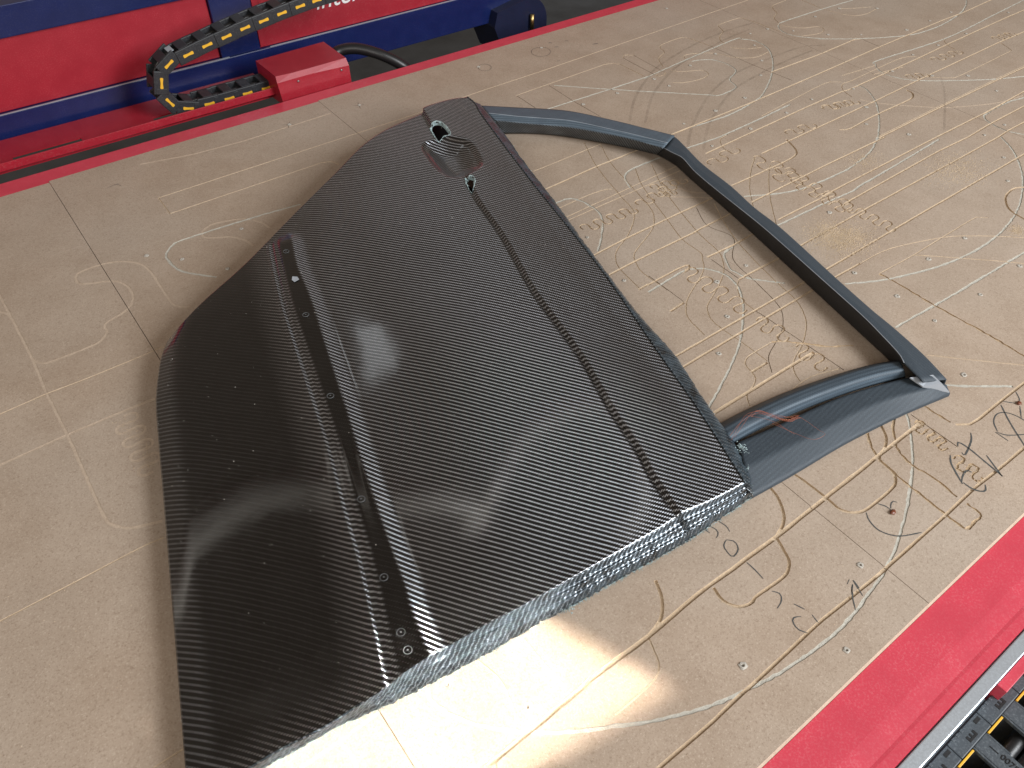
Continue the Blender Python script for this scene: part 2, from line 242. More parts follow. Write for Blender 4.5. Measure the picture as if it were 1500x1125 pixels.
# traced layout of the milled tracks in table coordinates (0.1 mm), class T/X deep, t thin, G dusty, d scored, F faded, C crumbled
GROOVES = [["t",0,[[2343,13717],[7768,13748],[9609,13823],[11597,13849],[19003,14089]]],["t",0,[[2343,13717],[2334,13098]]],["t",0,[[2334,13098],[5368,13111],[5533,13057],[5592,12858]]],["F",0,[[2463,15074],[3398,14854],[4503,14767],[6459,14815]]],["t",0,[[10214,13198],[12978,13271],[13236,13166],[13250,12656],[13262,12249]]],["d",0,[[10214,13198],[10219,12954],[10205,12494]]],["G",1,[[11238,13101],[12181,12192],[13369,11115],[13805,10729],[13995,10572],[14578,10603],[14685,10740],[14809,10998],[15235,11187],[15383,11492],[15286,11931],[14983,12141],[14789,12182]]],["d",0,[[11135,13173],[11096,12301],[11114,11362]]],["G",1,[[10386,12290],[12204,12218],[13341,12194],[13341,12194],[16477,12475],[16815,12364],[16996,12116],[16965,11735],[16695,11335],[16236,10900],[15662,10491],[14990,10107],[14494,9923],[13597,9809],[12902,9846],[12366,9894],[11821,9920]]],["d",0,[[13541,13280],[13523,12199]]],["d",0,[[13855,13253],[13814,12130]]],["t",1,[[13541,13280],[13645,13369],[13760,13346],[13855,13253]]],["t",1,[[13523,12199],[13563,12057],[13730,12055],[13814,12130]]],["t",1,[[15828,12570],[15758,12970],[15624,13318],[14940,13313],[14706,13197],[14607,12953],[14228,12758],[13995,12382]]],["t",1,[[19898,13479],[19275,13421],[19041,13226],[18927,13013],[18601,12836],[18435,12559],[18349,12398],[18654,11972],[19088,11782],[19075,11575],[18751,11478],[18225,11631]]],["G",1,[[21475,12406],[20225,12476],[18660,12516],[18341,12459],[18140,12271],[18041,11966],[18190,11603],[18611,11157],[18465,11258],[19358,10663],[20538,10090],[21437,9951],[22414,9998],[23198,10150],[23774,10351],[24271,10625]]],["t",1,[[20251,13239],[20225,12476],[20338,11932],[20369,11911],[20537,11682],[20940,11578],[21455,11635]]],["t",1,[[20571,12239],[20992,12011],[21457,11812]]],["t",1,[[17999,12154],[17945,12840],[17884,13305],[17741,13369],[17035,13355],[16899,13231],[16773,12997],[16438,12809],[16275,12614],[16235,12439]]],["t",1,[[14764,12386],[14850,12516],[15076,12503],[15452,12311],[15662,12098],[15765,11835],[15983,11589],[16322,11449],[16765,11480]]],["t",1,[[16193,12219],[16395,11951],[16828,11751]]],["t",1,[[14013,12125],[14161,11933],[14591,11724],[14643,11554],[14547,11443],[14241,11393],[13796,11488],[13586,11634]]],["d",0,[[15828,12570],[15852,11259],[15971,10119]]],["T",0,[[15918,10685],[17679,10654],[19255,10713],[19380,10637]]],["d",0,[[19365,10586],[19343,10043]]],["T",0,[[11821,9920],[14392,9915],[16792,9971],[19314,10063],[20538,10090],[22228,10126],[23262,10106],[24846,10171]]],["T",0,[[11830,8960],[15272,9061],[16526,9077],[16578,9040],[19504,9102],[20917,9158],[23951,9230],[24968,9235]]],["t",1,[[14018,9361],[16147,9551],[16645,9546],[16645,9546],[16858,9398]]],["G",0,[[11681,9331],[12606,9262],[13897,9296],[14972,9350]]],["t",1,[[12790,9238],[12575,9214],[12423,9114],[12301,8927],[12257,8757]]],["T",0,[[12767,8297],[14700,8325],[14651,8323],[16633,8347],[18418,8398],[22225,8460],[23479,8440]]],["T",0,[[11231,7221],[12607,7237],[13426,7247],[13471,7248],[15480,7238],[15212,7286],[17706,7317],[20170,7310],[21352,7303]]],["t",0,[[15272,7328],[17778,7362],[20255,7357],[21443,7352]]],["T",0,[[11167,6553],[12832,6540],[12378,6574],[16391,6596],[16956,6593],[18304,6585],[20091,6630]]],["G",1,[[19740,6442],[19126,6562],[18243,6550],[18043,6499],[17915,6362],[17833,5939],[18016,5522]]],["T",0,[[12626,6170],[15870,6239],[16944,6206],[17764,6244],[19372,6246]]],["T",0,[[9237,5791],[9382,5799],[10307,5783],[11193,5809],[11378,5804],[12949,5828],[15941,5823],[17475,5832],[17795,5857],[18638,5854]]],["t",1,[[9224,5779],[9082,5683],[8921,5496],[8874,5382],[8852,5108]]],["d",0,[[8852,5108],[8869,4872],[8866,4597],[8873,4207],[8879,3437]]],["T",0,[[7018,5109],[10095,5107],[10693,5107],[13383,5133],[16865,5137],[17302,5140]]],["T",0,[[6960,4883],[10055,4895],[10621,4886],[11279,4872]]],["t",1,[[11279,4872],[11875,4851],[12366,4744],[13128,4474],[13497,4272],[13975,3920],[14371,3574]]],["G",1,[[17029,9106],[17034,8848],[16777,8448],[16398,8077],[15878,7681],[15236,7269],[15336,7339],[14799,7096],[14239,6961],[13612,6895],[12644,6939],[11998,7075],[11247,7436]]],["T",1,[[14914,7993],[15158,7894],[16047,7937],[17278,7936],[17574,7973],[17744,8101],[17762,8256]]],["F",1,[[16462,8587],[16726,8162],[17422,7477],[17931,7120],[18887,6689],[19767,6522]]],["t",1,[[18852,8315],[19199,8030],[19553,7961],[21726,8000],[21969,8080],[22143,8414]]],["t",0,[[17844,9194],[18809,9023]]],["G",1,[[25722,9638],[23774,9523],[21242,9396],[18647,9601],[18375,9508],[18204,9351],[18093,9066],[18192,8686],[18472,8360],[19172,7872],[19999,7384],[20811,7014]]],["t",1,[[21242,9396],[21039,9329],[20878,9134],[20793,8892]]],["t",0,[[17171,9591],[18295,9472]]],["t",1,[[16422,8778],[16494,9016],[16633,9212],[16851,9316],[17132,9294],[18097,9334],[19138,9356],[19555,9211],[19715,8861]]],["G",1,[[17499,5815],[17194,5405],[16700,4961],[16100,4575],[15349,4230],[14696,4034],[13914,3912],[13076,3917],[12326,4027],[11811,4166],[11287,4339],[10943,4497],[10599,4678]]],["T",1,[[16031,4461],[15771,4569],[15441,4539],[15214,4440],[14977,4215],[14903,3859]]],["G",0,[[13980,3365],[13099,3401],[12034,3447],[12211,3429],[11334,3482],[10330,3538]]],["t",0,[[11302,4509],[12274,4467],[13128,4474],[14155,4474],[14267,4458],[14405,4322]]],["t",0,[[12264,4460],[12611,4153],[13380,3435],[13627,3177]]],["C",0,[[11302,4509],[11324,4312],[11318,3472],[11368,2495],[11354,1963]]],["t",0,[[10175,2891],[10479,2579],[11190,1875]]],["G",0,[[9801,2386],[10008,2208],[10604,1768]]],["T",0,[[9243,1853],[9348,1751],[9495,1715],[9816,1717],[10215,1717],[10876,1707]]],["C",0,[[9195,2330],[9216,1919]]],["X",0,[[1423,2107],[1906,2120],[2968,2157],[3643,2139],[4392,2174],[5802,2140],[7849,2157],[8284,2159],[8883,2162]]],["T",1,[[8395,2471],[8263,2294],[8081,2190],[7859,2122],[7807,1879],[7719,1779],[7595,1735],[7286,1724],[6989,1737],[6838,1810],[6756,1933],[6762,2083],[6762,2187],[6754,2459],[6731,2639]]],["G",1,[[8867,2377],[8741,2250],[8501,2061],[8242,1870],[7800,1612],[7438,1432],[7024,1253],[6499,1079],[6238,1035],[5757,963],[5390,936],[4940,956],[4539,1002],[4199,1060],[3630,1213],[3074,1443],[2741,1624],[2203,1945],[1763,2308],[1466,2682],[1363,2988],[1408,3102]]],["C",1,[[8114,2493],[7900,2235],[7859,2122]]],["C",1,[[8720,2453],[8490,2341],[8284,2159],[8189,2053],[8134,1892],[8120,1761],[8157,1485],[8129,1158]]],["C",0,[[7839,2108],[7790,1605],[7768,1089],[7770,813],[8143,813],[8130,1027]]],["T",0,[[9678,1067],[8937,1080],[8419,1104],[7768,1089],[6348,1086],[5281,1124],[4244,1098],[4063,1103],[3494,1087],[2735,1096]]],["d",0,[[8903,2335],[8897,1623]]],["T",1,[[6314,2675],[6264,2500],[6138,2311],[6003,2210],[5809,2146]]],["T",1,[[5786,2127],[5717,1965],[5650,1830],[5535,1756],[5385,1734],[4958,1756],[4874,1731],[4706,1799],[4632,1951],[4668,2124]]],["T",1,[[4193,2590],[4089,2380],[3907,2210],[3643,2139]]],["t",1,[[3643,2139],[3588,1998],[3521,1846],[3378,1755],[3092,1729],[2784,1726]]],["F",1,[[2526,2926],[2530,2574],[2549,2256]]],["t",1,[[1995,3032],[2058,2709],[1998,2430],[1916,2264],[1764,2157]]],["F",0,[[-6,3170],[409,3164],[910,3180]]],["F",1,[[409,3164],[447,3002],[429,2833]]],["d",1,[[1514,2026],[1585,2104],[1924,2106]]],["T",1,[[7929,6579],[8797,6585],[8776,6485],[8643,6467]]],["T",0,[[7715,6580],[7941,6592]]],["G",1,[[7793,6438],[8637,6493],[8842,6438],[9030,6303],[9162,6025],[9118,5745],[8975,5500],[8740,5250],[8323,4912],[7996,4692],[7560,4465],[7002,4221],[6701,4099]]],["t",1,[[10104,10749],[9683,9867],[9359,8837],[9234,8366],[9052,8117],[8613,7808],[8155,7591],[7951,7403],[7829,7166],[7739,6606]]],["t",1,[[10318,10462],[10009,9826],[9768,9013],[9533,8207],[9346,7907],[9115,7704],[8798,7549],[8351,7354],[8174,7149],[8070,6856],[8084,6293]]],["t",1,[[10267,9390],[9915,8790],[9529,7777],[9299,7140],[9275,6691],[9160,6535],[9010,6363],[8772,6216],[8286,5997],[8042,5836],[7852,5607],[7768,5179]]],["t",1,[[10641,9315],[10156,8443],[9694,7187],[9565,6580],[9437,6336],[9199,6089],[8825,5868],[8386,5671],[8244,5567],[8125,5370],[8096,5114],[8110,4684],[8106,4229]]],["d",1,[[10237,7706],[9979,7191],[10075,6660],[9590,6226],[9432,5607],[9301,5095],[9185,4846],[8943,4620],[8698,4486],[8290,4331],[8134,4226],[7971,4026]]],["t",1,[[10609,7607],[10274,7033],[10029,6493],[9877,6020],[9710,5406],[9600,4922],[9461,4647],[9239,4405],[8865,4175],[8441,4003],[8256,3854],[8159,3665]]],["d",0,[[8093,6749],[8089,5927]]],["T",0,[[8069,5908],[7742,5889]]],["d",0,[[9284,6446],[9265,5816]]],["T",0,[[8083,4210],[7737,4213]]],["t",1,[[8494,4463],[8077,4467],[7883,4445],[7771,4347],[7702,4118],[7557,4018],[7330,3949],[7189,3776]]],["C",0,[[8494,4463],[8668,4355],[8852,4165],[9079,3907],[9444,3680]]],["X",0,[[6687,3982],[8363,3953],[8828,3941]]],["t",1,[[7903,3632],[8368,3633],[8853,3491]]],["t",0,[[8561,10444],[10336,10483]]],["T",0,[[8323,9805],[9722,9870],[10787,9862]]],["G",1,[[8198,9325],[8457,9320],[8612,9187],[8670,8905],[8652,8617],[8472,8320],[8110,7967],[7859,7755]]],["T",0,[[7724,7708],[8523,7746],[9932,7758],[10726,7750]]],["T",0,[[7568,7149],[8178,7170],[9643,7172],[9694,7187],[10640,7199]]],["t",1,[[8150,9166],[8876,9181],[9254,9143],[9397,9070]]],["t",0,[[8079,8865],[9935,8924],[10968,8957]]],["t",0,[[8064,8769],[9839,8785],[10923,8800]]],["G",1,[[10942,9391],[10267,9390],[9995,9335],[9837,9203],[9690,8891]]],["F",0,[[10085,8263],[10704,7765]]],["F",1,[[10455,8377],[10521,8154],[10784,7909]]],["T",0,[[9270,6527],[10010,6507],[10505,6530]]],["t",1,[[12548,8288],[12074,7985],[11553,7567],[11135,7121]]],["t",1,[[12548,7901],[12164,7613],[11614,7118],[11017,6476]]],["T",1,[[11347,7832],[12488,7817],[13186,7837],[13451,7980],[13649,8388]]],["G",1,[[9959,6493],[9622,6442],[9485,6302],[9350,6073],[9359,5929],[9433,5695],[9797,5277]]],["G",0,[[11030,6440],[11658,6418],[12390,6395],[13113,6341],[13386,6383],[14419,6417],[16309,6513]]],["t",0,[[-1283,9730],[-641,9763],[68,9734],[886,9748],[1000,9763]]],["F",0,[[-1487,8794],[-610,8814],[178,8805],[549,8788]]],["t",0,[[-2021,6501],[-1235,6507],[-380,6522],[-143,6500]]],["F",1,[[-651,12495],[-627,11669],[-609,10571],[-626,9730],[-610,8814],[-618,7978],[-617,7190],[-560,7006],[-419,6857],[-215,6781],[-76,6735]]],["F",1,[[-758,12010],[-657,11875],[-627,11669]]],["F",1,[[-609,10571],[-520,10427],[-382,10383],[211,10383],[385,10479],[456,10578],[455,10706],[550,10793],[827,10882],[1005,11079],[1056,11321],[1022,11573],[879,11762],[502,11936],[431,12085],[472,12230],[575,12289],[882,12294],[1144,12206],[1355,12023],[1457,11790],[1490,11366],[1481,11534],[1474,10686],[1526,10512],[1664,10413]]],["G",1,[[2297,10873],[2061,11132],[1865,11422],[1825,11816],[1866,11973],[2036,12138],[2279,12191],[3519,12120],[4361,12021]]],["F",1,[[3364,12160],[3195,12246],[2827,12336],[2601,12226],[2552,12061],[2694,11927],[2934,11788],[3094,11542],[3130,11322]]],["F",1,[[3445,12033],[3548,11876],[3586,11657]]],["t",0,[[-1135,4010],[-971,4005],[-799,4011]]]]
SQUIG = [["t",[[15470,8805],[16354,8582]],4,9],["t",[[18392,8635],[18904,8457]],2,9],["t",[[19771,8822],[20794,8743]],4,9],["C",[[22257,8645],[23016,8544]],4,9],["t",[[15416,8764],[16198,8651]],3,9],["t",[[13858,8522],[14653,8468]],3,9],["t",[[11604,8601],[12499,8753]],3,10],["t",[[12525,8304],[12348,7361]],3,11],["t",[[12653,7954],[12552,7095]],3,11],["t",[[12671,7625],[12598,5967]],7,11],["t",[[12566,6157],[12668,5112]],5,11],["t",[[12439,7235],[12434,6029]],5,10],["T",[[8702,6493],[8758,5196]],6,13],["T",[[8678,4930],[8793,4379]],3,12],["t",[[8706,4178],[8729,3616]],3,12],["t",[[8071,8399],[9275,8336]],6,9],["t",[[9430,8391],[10771,8540]],5,9],["t",[[10031,8648],[10569,8563]],3,9],["t",[[9992,8387],[10305,8337]],2,9],["C",[[8802,2205],[8770,1686]],4,9],["C",[[8658,1537],[8685,1126]],3,9],["F",[[95,8700],[91,7548]],6,12]]
SCREWS = [[16659,14946],[11168,12013],[12206,12175],[12155,11980],[13346,12017],[13383,11563],[12271,14879],[10373,14878],[19576,12248],[18317,11968],[18870,11291],[17851,12438],[16774,11947],[15578,12156],[14580,12049],[16222,11235],[15564,10717],[14370,10155],[13361,10112],[12363,10100],[13372,9129],[14578,9144],[15563,9232],[12158,9096],[17247,12492],[20612,12247],[21497,11642],[20853,10299],[21924,10300],[22961,10312],[19587,10798],[20658,9265],[19605,9301],[18361,9042],[16797,9013],[18933,8348],[19655,7845],[16267,8286],[15593,7808],[15953,7011],[19460,7012],[18049,6044],[17265,6051],[21943,9260],[24266,9384],[16708,5313],[15923,4792],[12131,6152],[13441,4225],[12353,4253],[10968,4772],[13463,3210],[11024,3980],[10976,3269],[10235,2322],[12178,3191],[9639,5980],[8900,5967],[8376,5269],[7639,4766],[7968,8168],[7673,6895],[6286,1293],[4228,1298],[2019,11661],[1574,12097],[3173,11918],[2527,10976],[1574,12108],[5517,14871],[7139,14795],[5268,739],[1592,2995],[2115,2315]]
STROKES = [[14,[[5205,2748],[5168,2702],[5180,2657]]],[14,[[5247,2730],[5278,2658],[5256,2589],[5190,2565]]],[14,[[5394,2708],[5416,2605],[5390,2527]]],[14,[[5269,2472],[5328,2405],[5309,2324],[5245,2278],[5148,2273],[5162,2397],[5194,2444],[5269,2472]]],[14,[[5230,2116],[5231,1991],[5218,1857]]],[14,[[6052,1219],[6020,1112]]],[14,[[6001,1192],[5931,1156],[5889,1101]]],[14,[[6021,1253],[5949,1229]]],[14,[[5174,1693],[5223,1614],[5162,1545],[5054,1514]]],[14,[[5249,1439],[5295,1322]]],[14,[[5190,1290],[5118,1329],[5063,1302],[5042,1210],[5089,1122]]],[14,[[5307,1231],[5284,1125]]],[14,[[6045,1221],[5970,1030]]],[14,[[5995,1185],[5888,1119],[5749,969]]],[22,[[8681,1592],[8572,1515],[8477,1388],[8375,1230]]],[22,[[8399,1254],[8488,1298],[8625,1321],[8645,1265]]],[22,[[8403,1237],[8405,1115],[8465,1017],[8528,998],[8603,1050]]],[22,[[9274,1646],[9167,1574],[9003,1516],[8838,1477],[8851,1525]]],[22,[[8905,1617],[8979,1652],[8995,1522],[8962,1286],[8917,983]]],[22,[[9076,1303],[8909,989]]],[16,[[9577,1440],[9645,1321],[9874,1172]]],[16,[[9596,1441],[9721,1566],[9889,1616],[10015,1566],[10084,1443],[10097,1291]]],[16,[[9561,1452],[9555,1261]]],[16,[[6983,1703],[6915,1615],[6884,1465],[6951,1318],[7064,1223],[7284,1122]]],[16,[[7217,1697],[7265,1610],[7267,1533]]],[16,[[7287,1556],[7350,1599],[7415,1603],[7432,1565]]],[16,[[10531,1686],[10441,1586],[10363,1544]]],[16,[[10197,1697],[10310,1566]]],[16,[[10307,1504],[10109,1377]]],[22,[[10110,1679],[9886,1414],[9620,1036]]],[9,[[12307,14563],[12248,14507],[12178,14468],[12103,14450],[12029,14453],[11962,14478],[11909,14522],[11874,14581],[11860,14651],[11868,14725],[11898,14797],[11948,14860],[12012,14909],[12086,14939],[12163,14948],[12235,14934],[12297,14899],[12342,14846],[12367,14779],[12369,14705],[12348,14631],[12307,14563]]],[9,[[10414,14917],[10460,14936],[10507,14940],[10552,14931],[10589,14909],[10618,14875],[10634,14832],[10638,14784],[10628,14735],[10606,14688],[10573,14648],[10532,14617],[10487,14598],[10440,14592],[10396,14600],[10358,14620],[10329,14653],[10311,14694],[10305,14741],[10313,14789],[10333,14837],[10364,14878]]],[9,[[1677,14587],[1862,14617],[1929,14511]]],[9,[[1862,14617],[1918,14635]]],[8,[[5383,14936],[5610,14805]]],[8,[[5576,14993],[5440,14754]]],[8,[[7006,14837],[7232,14761]]],[8,[[7169,14930],[7073,14637]]],[30,[[12619,15014],[12674,14947]]],[30,[[13021,14858],[13077,14819]]],[30,[[13451,14310],[13602,14276]]],[30,[[12104,14061],[12173,14042]]],[30,[[12561,14727],[12655,14682]]]]
CHIPS = [[7247,1509],[10335,1539]]
BURN = [[60,[[11477,10847],[12315,11568],[13138,12075],[13970,12472],[15517,12834],[16817,12967],[17825,12923]]],[60,[[11712,10609],[12618,11356],[13326,11772],[14080,12124],[14847,12329],[16426,12612],[17451,12691]]],[60,[[11742,9390],[12567,10008],[13856,10734],[14932,11087],[15934,11202],[17585,11208],[18295,10917]]],[60,[[11885,9087],[12857,9804],[14292,10512],[15412,10753],[16661,10884],[17737,10906]]],[50,[[19076,8204],[18247,7584],[16770,6687]]]]
DRIFTS = [[1.548,0.563,0.027,0.019,1500],[1.165,0.548,0.019,0.014,2600],[1.444,0.379,0.007,0.005,300],[1.156,0.58,0.017,0.012,900],[1.424,0.69,0.016,0.012,500]]
DOOR = {
 'sill': [[0.1057,0.9416,0.034],[0.0897,0.9197,0.033],[0.0741,0.8906,0.0317],[0.0513,0.8383,0.0295],[0.0297,0.7694,0.0266],[0.0077,0.6952,0.024],[-0.0231,0.5895,0.024],[-0.0517,0.491,0.024],[-0.0726,0.4197,0.024],[-0.0867,0.3716,0.024],[-0.0971,0.3359,0.024]],
 'rear': [[0.1057,0.9416,0.034],[0.1388,0.9518,0.0487],[0.1785,0.9701,0.0552],[0.2468,1.0024,0.0609],[0.325,1.0476,0.0656],[0.3941,1.0901,0.0676],[0.4892,1.1489,0.07],[0.5751,1.2051,0.0695],[0.6346,1.2326,0.0692],[0.6875,1.2452,0.0689],[0.7347,1.2533,0.0686],[0.7494,1.2639,0.0686],[0.7894,1.2683,0.0683],[0.8219,1.2676,0.0682],[0.8487,1.2602,0.068]],
 'belt': [[0.5819,0.2779,0.038],[0.6167,0.391,0.0475],[0.6465,0.5038,0.0556],[0.6869,0.6458,0.0641],[0.7243,0.786,0.0652],[0.7675,0.959,0.0664],[0.8262,1.1711,0.0676],[0.8456,1.2267,0.0678],[0.8487,1.2602,0.068]],
 'front': [[-0.0971,0.3359,0.024],[-0.0618,0.3311,0.0333],[-0.0155,0.3287,0.0361],[0.0374,0.321,0.038],[0.0963,0.3191,0.0394],[0.1517,0.3185,0.04],[0.2085,0.315,0.04],[0.2924,0.3058,0.04],[0.3843,0.2973,0.0395],[0.4488,0.2919,0.039],[0.4792,0.2909,0.0388],[0.526,0.2835,0.0384],[0.5819,0.2779,0.038]],
 'swage': [[0.7506,1.2913],[0.7329,1.233],[0.7199,1.1932],[0.7087,1.1382],[0.6873,1.061],[0.6728,1.0054],[0.6449,0.9386],[0.6164,0.8261],[0.571,0.6817],[0.5443,0.5472],[0.5176,0.4536],[0.5035,0.3862],[0.4911,0.3457],[0.4798,0.2904],[0.4761,0.2802]],
 'ridge': [[0.3341,1.0568],[0.3225,1.0368],[0.3078,0.9993],[0.2678,0.8739],[0.2448,0.7859],[0.2206,0.6904],[0.1989,0.6057],[0.1705,0.5099],[0.1499,0.4366],[0.1133,0.3303],[0.1074,0.3116]],
 'lip': [[0.3424,1.0487],[0.3426,1.0159],[0.3164,0.9374],[0.2981,0.8579],[0.2718,0.7636],[0.2386,0.6454],[0.2129,0.5591],[0.1834,0.4452],[0.1718,0.3956],[0.1637,0.372],[0.1525,0.3197],[0.1491,0.3019]],
 'bowl': [[0.6648,1.1424],[0.6795,1.1515],[0.7017,1.1461],[0.7224,1.1358],[0.7418,1.1143],[0.7444,1.0914],[0.7358,1.0637],[0.7222,1.0316],[0.7091,1.0194],[0.6843,1.0094],[0.6653,1.0072],[0.6498,1.0141],[0.6422,1.0327],[0.642,1.061],[0.6494,1.0973],[0.6572,1.1257]],
 'hole1': [[0.7148,1.1901],[0.7317,1.2019],[0.7426,1.1944],[0.7401,1.1694],[0.7305,1.1433],[0.7152,1.1435],[0.7024,1.1424],[0.7048,1.1602]],
 'hole2': [[0.6644,0.9996],[0.6729,0.9972],[0.6761,0.9872],[0.6631,0.9687],[0.6489,0.9565],[0.6531,0.9748]],
 'rings': [[0.319,0.9834],[0.2746,0.8264],[0.2301,0.6694],[0.1852,0.5125],[0.1571,0.416],[0.1405,0.3549],[0.1365,0.3355]],
 'bits': [[0.2986,0.9077],[0.3026,0.93]],
 'front_out': [[-0.1014,0.3381,0.006],[-0.0659,0.3384,0.006],[-0.0283,0.3352,0.006],[0.0076,0.3311,0.006],[0.0498,0.3265,0.006],[0.1204,0.3122,0.006],[0.1987,0.302,0.006],[0.2847,0.2935,0.006],[0.3153,0.2892,0.006],[0.3765,0.2831,0.006],[0.4764,0.2725,0.006],[0.5453,0.27,0.006],[0.5962,0.2695,0.006]],
 'belt_out': [[0.5887,0.2661,0.016],[0.6072,0.2872,0.018],[0.6153,0.3063,0.02],[0.6314,0.3374,0.022],[0.6401,0.3698,0.024],[0.6583,0.4288,0.026],[0.6794,0.4897,0.028],[0.6942,0.5765,0.03],[0.7094,0.6418,0.032],[0.7516,0.7939,0.036],[0.7832,0.9025,0.038],[0.8208,1.0437,0.04],[0.8471,1.1268,0.04],[0.8777,1.2536,0.042]],
 'rp': [[[0.8934,1.2759,0.03],[0.9539,1.2223,0.03],[0.9973,1.1845,0.03],[1.0366,1.1422,0.03],[1.0812,1.0641,0.03],[1.1075,1.0105,0.03],[1.1384,0.9477,0.03]],[[0.8755,1.2262,0.039],[0.9195,1.1775,0.039],[0.9598,1.1385,0.039],[0.9981,1.0976,0.039],[1.0418,1.0221,0.039],[1.0659,0.9783,0.039],[1.0927,0.9232,0.039]],[[0.8733,1.1994,0.036],[0.913,1.1575,0.036],[0.9475,1.1229,0.036],[0.9856,1.0823,0.036],[1.0291,1.0177,0.036],[1.0532,0.9741,0.036],[1.0772,0.9182,0.036]],[[0.8911,1.1949,0.004],[0.9363,1.1631,0.004],[0.971,1.1316,0.004],[1.0048,1.0905,0.004],[1.0456,1.0309,0.004],[1.0702,0.9901,0.004],[1.0937,0.9472,0.004]]],
 'rr': [[[1.1438,0.9575,0.024],[1.1418,0.942,0.024],[1.13,0.904,0.024],[1.1107,0.8418,0.024],[1.0968,0.7595,0.024],[1.0776,0.6871,0.024],[1.068,0.6261,0.024],[1.0524,0.5632,0.024],[1.0284,0.4752,0.024],[1.0071,0.3903,0.024],[0.9976,0.3425,0.024],[0.9821,0.2839,0.024],[0.9637,0.2352,0.024]],[[1.1013,0.9305,0.033],[1.1009,0.9113,0.033],[1.0985,0.8811,0.033],[1.079,0.8212,0.033],[1.0671,0.7487,0.033],[1.0465,0.6818,0.033],[1.0355,0.6231,0.033],[1.0239,0.5636,0.033],[0.9987,0.4696,0.033],[0.983,0.3868,0.033],[0.9687,0.3362,0.033],[0.9469,0.284,0.033],[0.9211,0.2488,0.033]],[[1.08,0.9206,0.034],[1.0811,0.8975,0.034],[1.0826,0.8714,0.034],[1.0656,0.8227,0.034],[1.0517,0.7549,0.034],[1.0405,0.6895,0.034],[1.0303,0.6326,0.034],[1.0175,0.576,0.034],[0.9943,0.4798,0.034],[0.9722,0.3893,0.034],[0.9575,0.3429,0.034],[0.9429,0.3031,0.034],[0.9319,0.2867,0.034]],[[1.095,0.9484,0.003],[1.0965,0.9343,0.003],[1.0964,0.896,0.003],[1.0839,0.8431,0.003],[1.0699,0.7768,0.003],[1.058,0.7186,0.003],[1.0413,0.6492,0.003],[1.0234,0.5762,0.003],[0.9975,0.4735,0.003],[0.9769,0.3902,0.003],[0.9664,0.3482,0.003],[0.9581,0.3139,0.003],[0.9537,0.3063,0.003]]],
 'fp': [[[0.6396,0.334,0.018],[0.7161,0.3209,0.018],[0.7679,0.3137,0.018],[0.8201,0.3042,0.018],[0.8816,0.2872,0.018],[0.9511,0.2635,0.018]],[[0.6132,0.3006,0.019],[0.6864,0.2902,0.019],[0.7521,0.2815,0.019],[0.8193,0.2736,0.019],[0.8789,0.2602,0.019],[0.96,0.2306,0.019]],[[0.5955,0.2703,0.007],[0.6674,0.2629,0.007],[0.7603,0.2556,0.007],[0.8299,0.2466,0.007],[0.8843,0.238,0.007],[0.9638,0.2221,0.007]]],
 'tube': [[[0.6547,0.3777,0.004],[0.7138,0.3719,0.004],[0.788,0.3602,0.004],[0.8714,0.3403,0.004],[0.9294,0.3227,0.004],[0.9685,0.305,0.004]],[[0.6366,0.3605,0.024],[0.6933,0.3568,0.024],[0.7663,0.3461,0.024],[0.8476,0.328,0.024],[0.904,0.3109,0.024],[0.9425,0.2951,0.024]],[[0.6285,0.3448,0.028],[0.6826,0.3405,0.028],[0.7542,0.3296,0.028],[0.8333,0.3121,0.028],[0.887,0.2962,0.028],[0.9268,0.2808,0.028]],[[0.6377,0.3401,0.012],[0.6907,0.3353,0.012],[0.763,0.324,0.012],[0.8421,0.3065,0.012],[0.8955,0.2909,0.012],[0.9353,0.2772,0.012]]],
 'gusset': [[0.9182,0.2661,0.03],[0.9499,0.2497,0.03],[0.9467,0.2329,0.028],[0.9602,0.2222,0.012],[0.9247,0.2471,0.024]],
 'wires': [[0.6297,0.3418,0.03],[0.658,0.3504,0.034],[0.6849,0.345,0.036],[0.7002,0.3218,0.032],[0.7291,0.3103,0.03],[0.7384,0.2822,0.025],[0.7365,0.2719,0.025],[0.7166,0.2763,0.025],[0.7059,0.2957,0.025],[0.6899,0.324,0.03],[0.6691,0.3487,0.035],[0.7086,0.3172,0.032]],
 'clump': [[0.6312,0.3226,0.024],[0.6086,0.3003,0.02],[0.3148,0.2924,0.008]]}
def CROWN(u, v):
    """barrel of the door skin"""
    return 0.017 * (4 * u * (1 - u)) * (4 * v * (1 - v)) + .004 * (1 - np.exp(-u / .05)) * (1 - u) * (4 * v * (1 - v))


# ------------------------------------------------------------------ floor
fl = link('floor', mesh('floor', [(-6, -6, -.78), (8, -6, -.78), (8, 8, -.78), (-6, 8, -.78)], [(0, 1, 2, 3)]), None, ('floor',)); tag(fl, 'dark grey workshop floor below the machine', kind='structure')

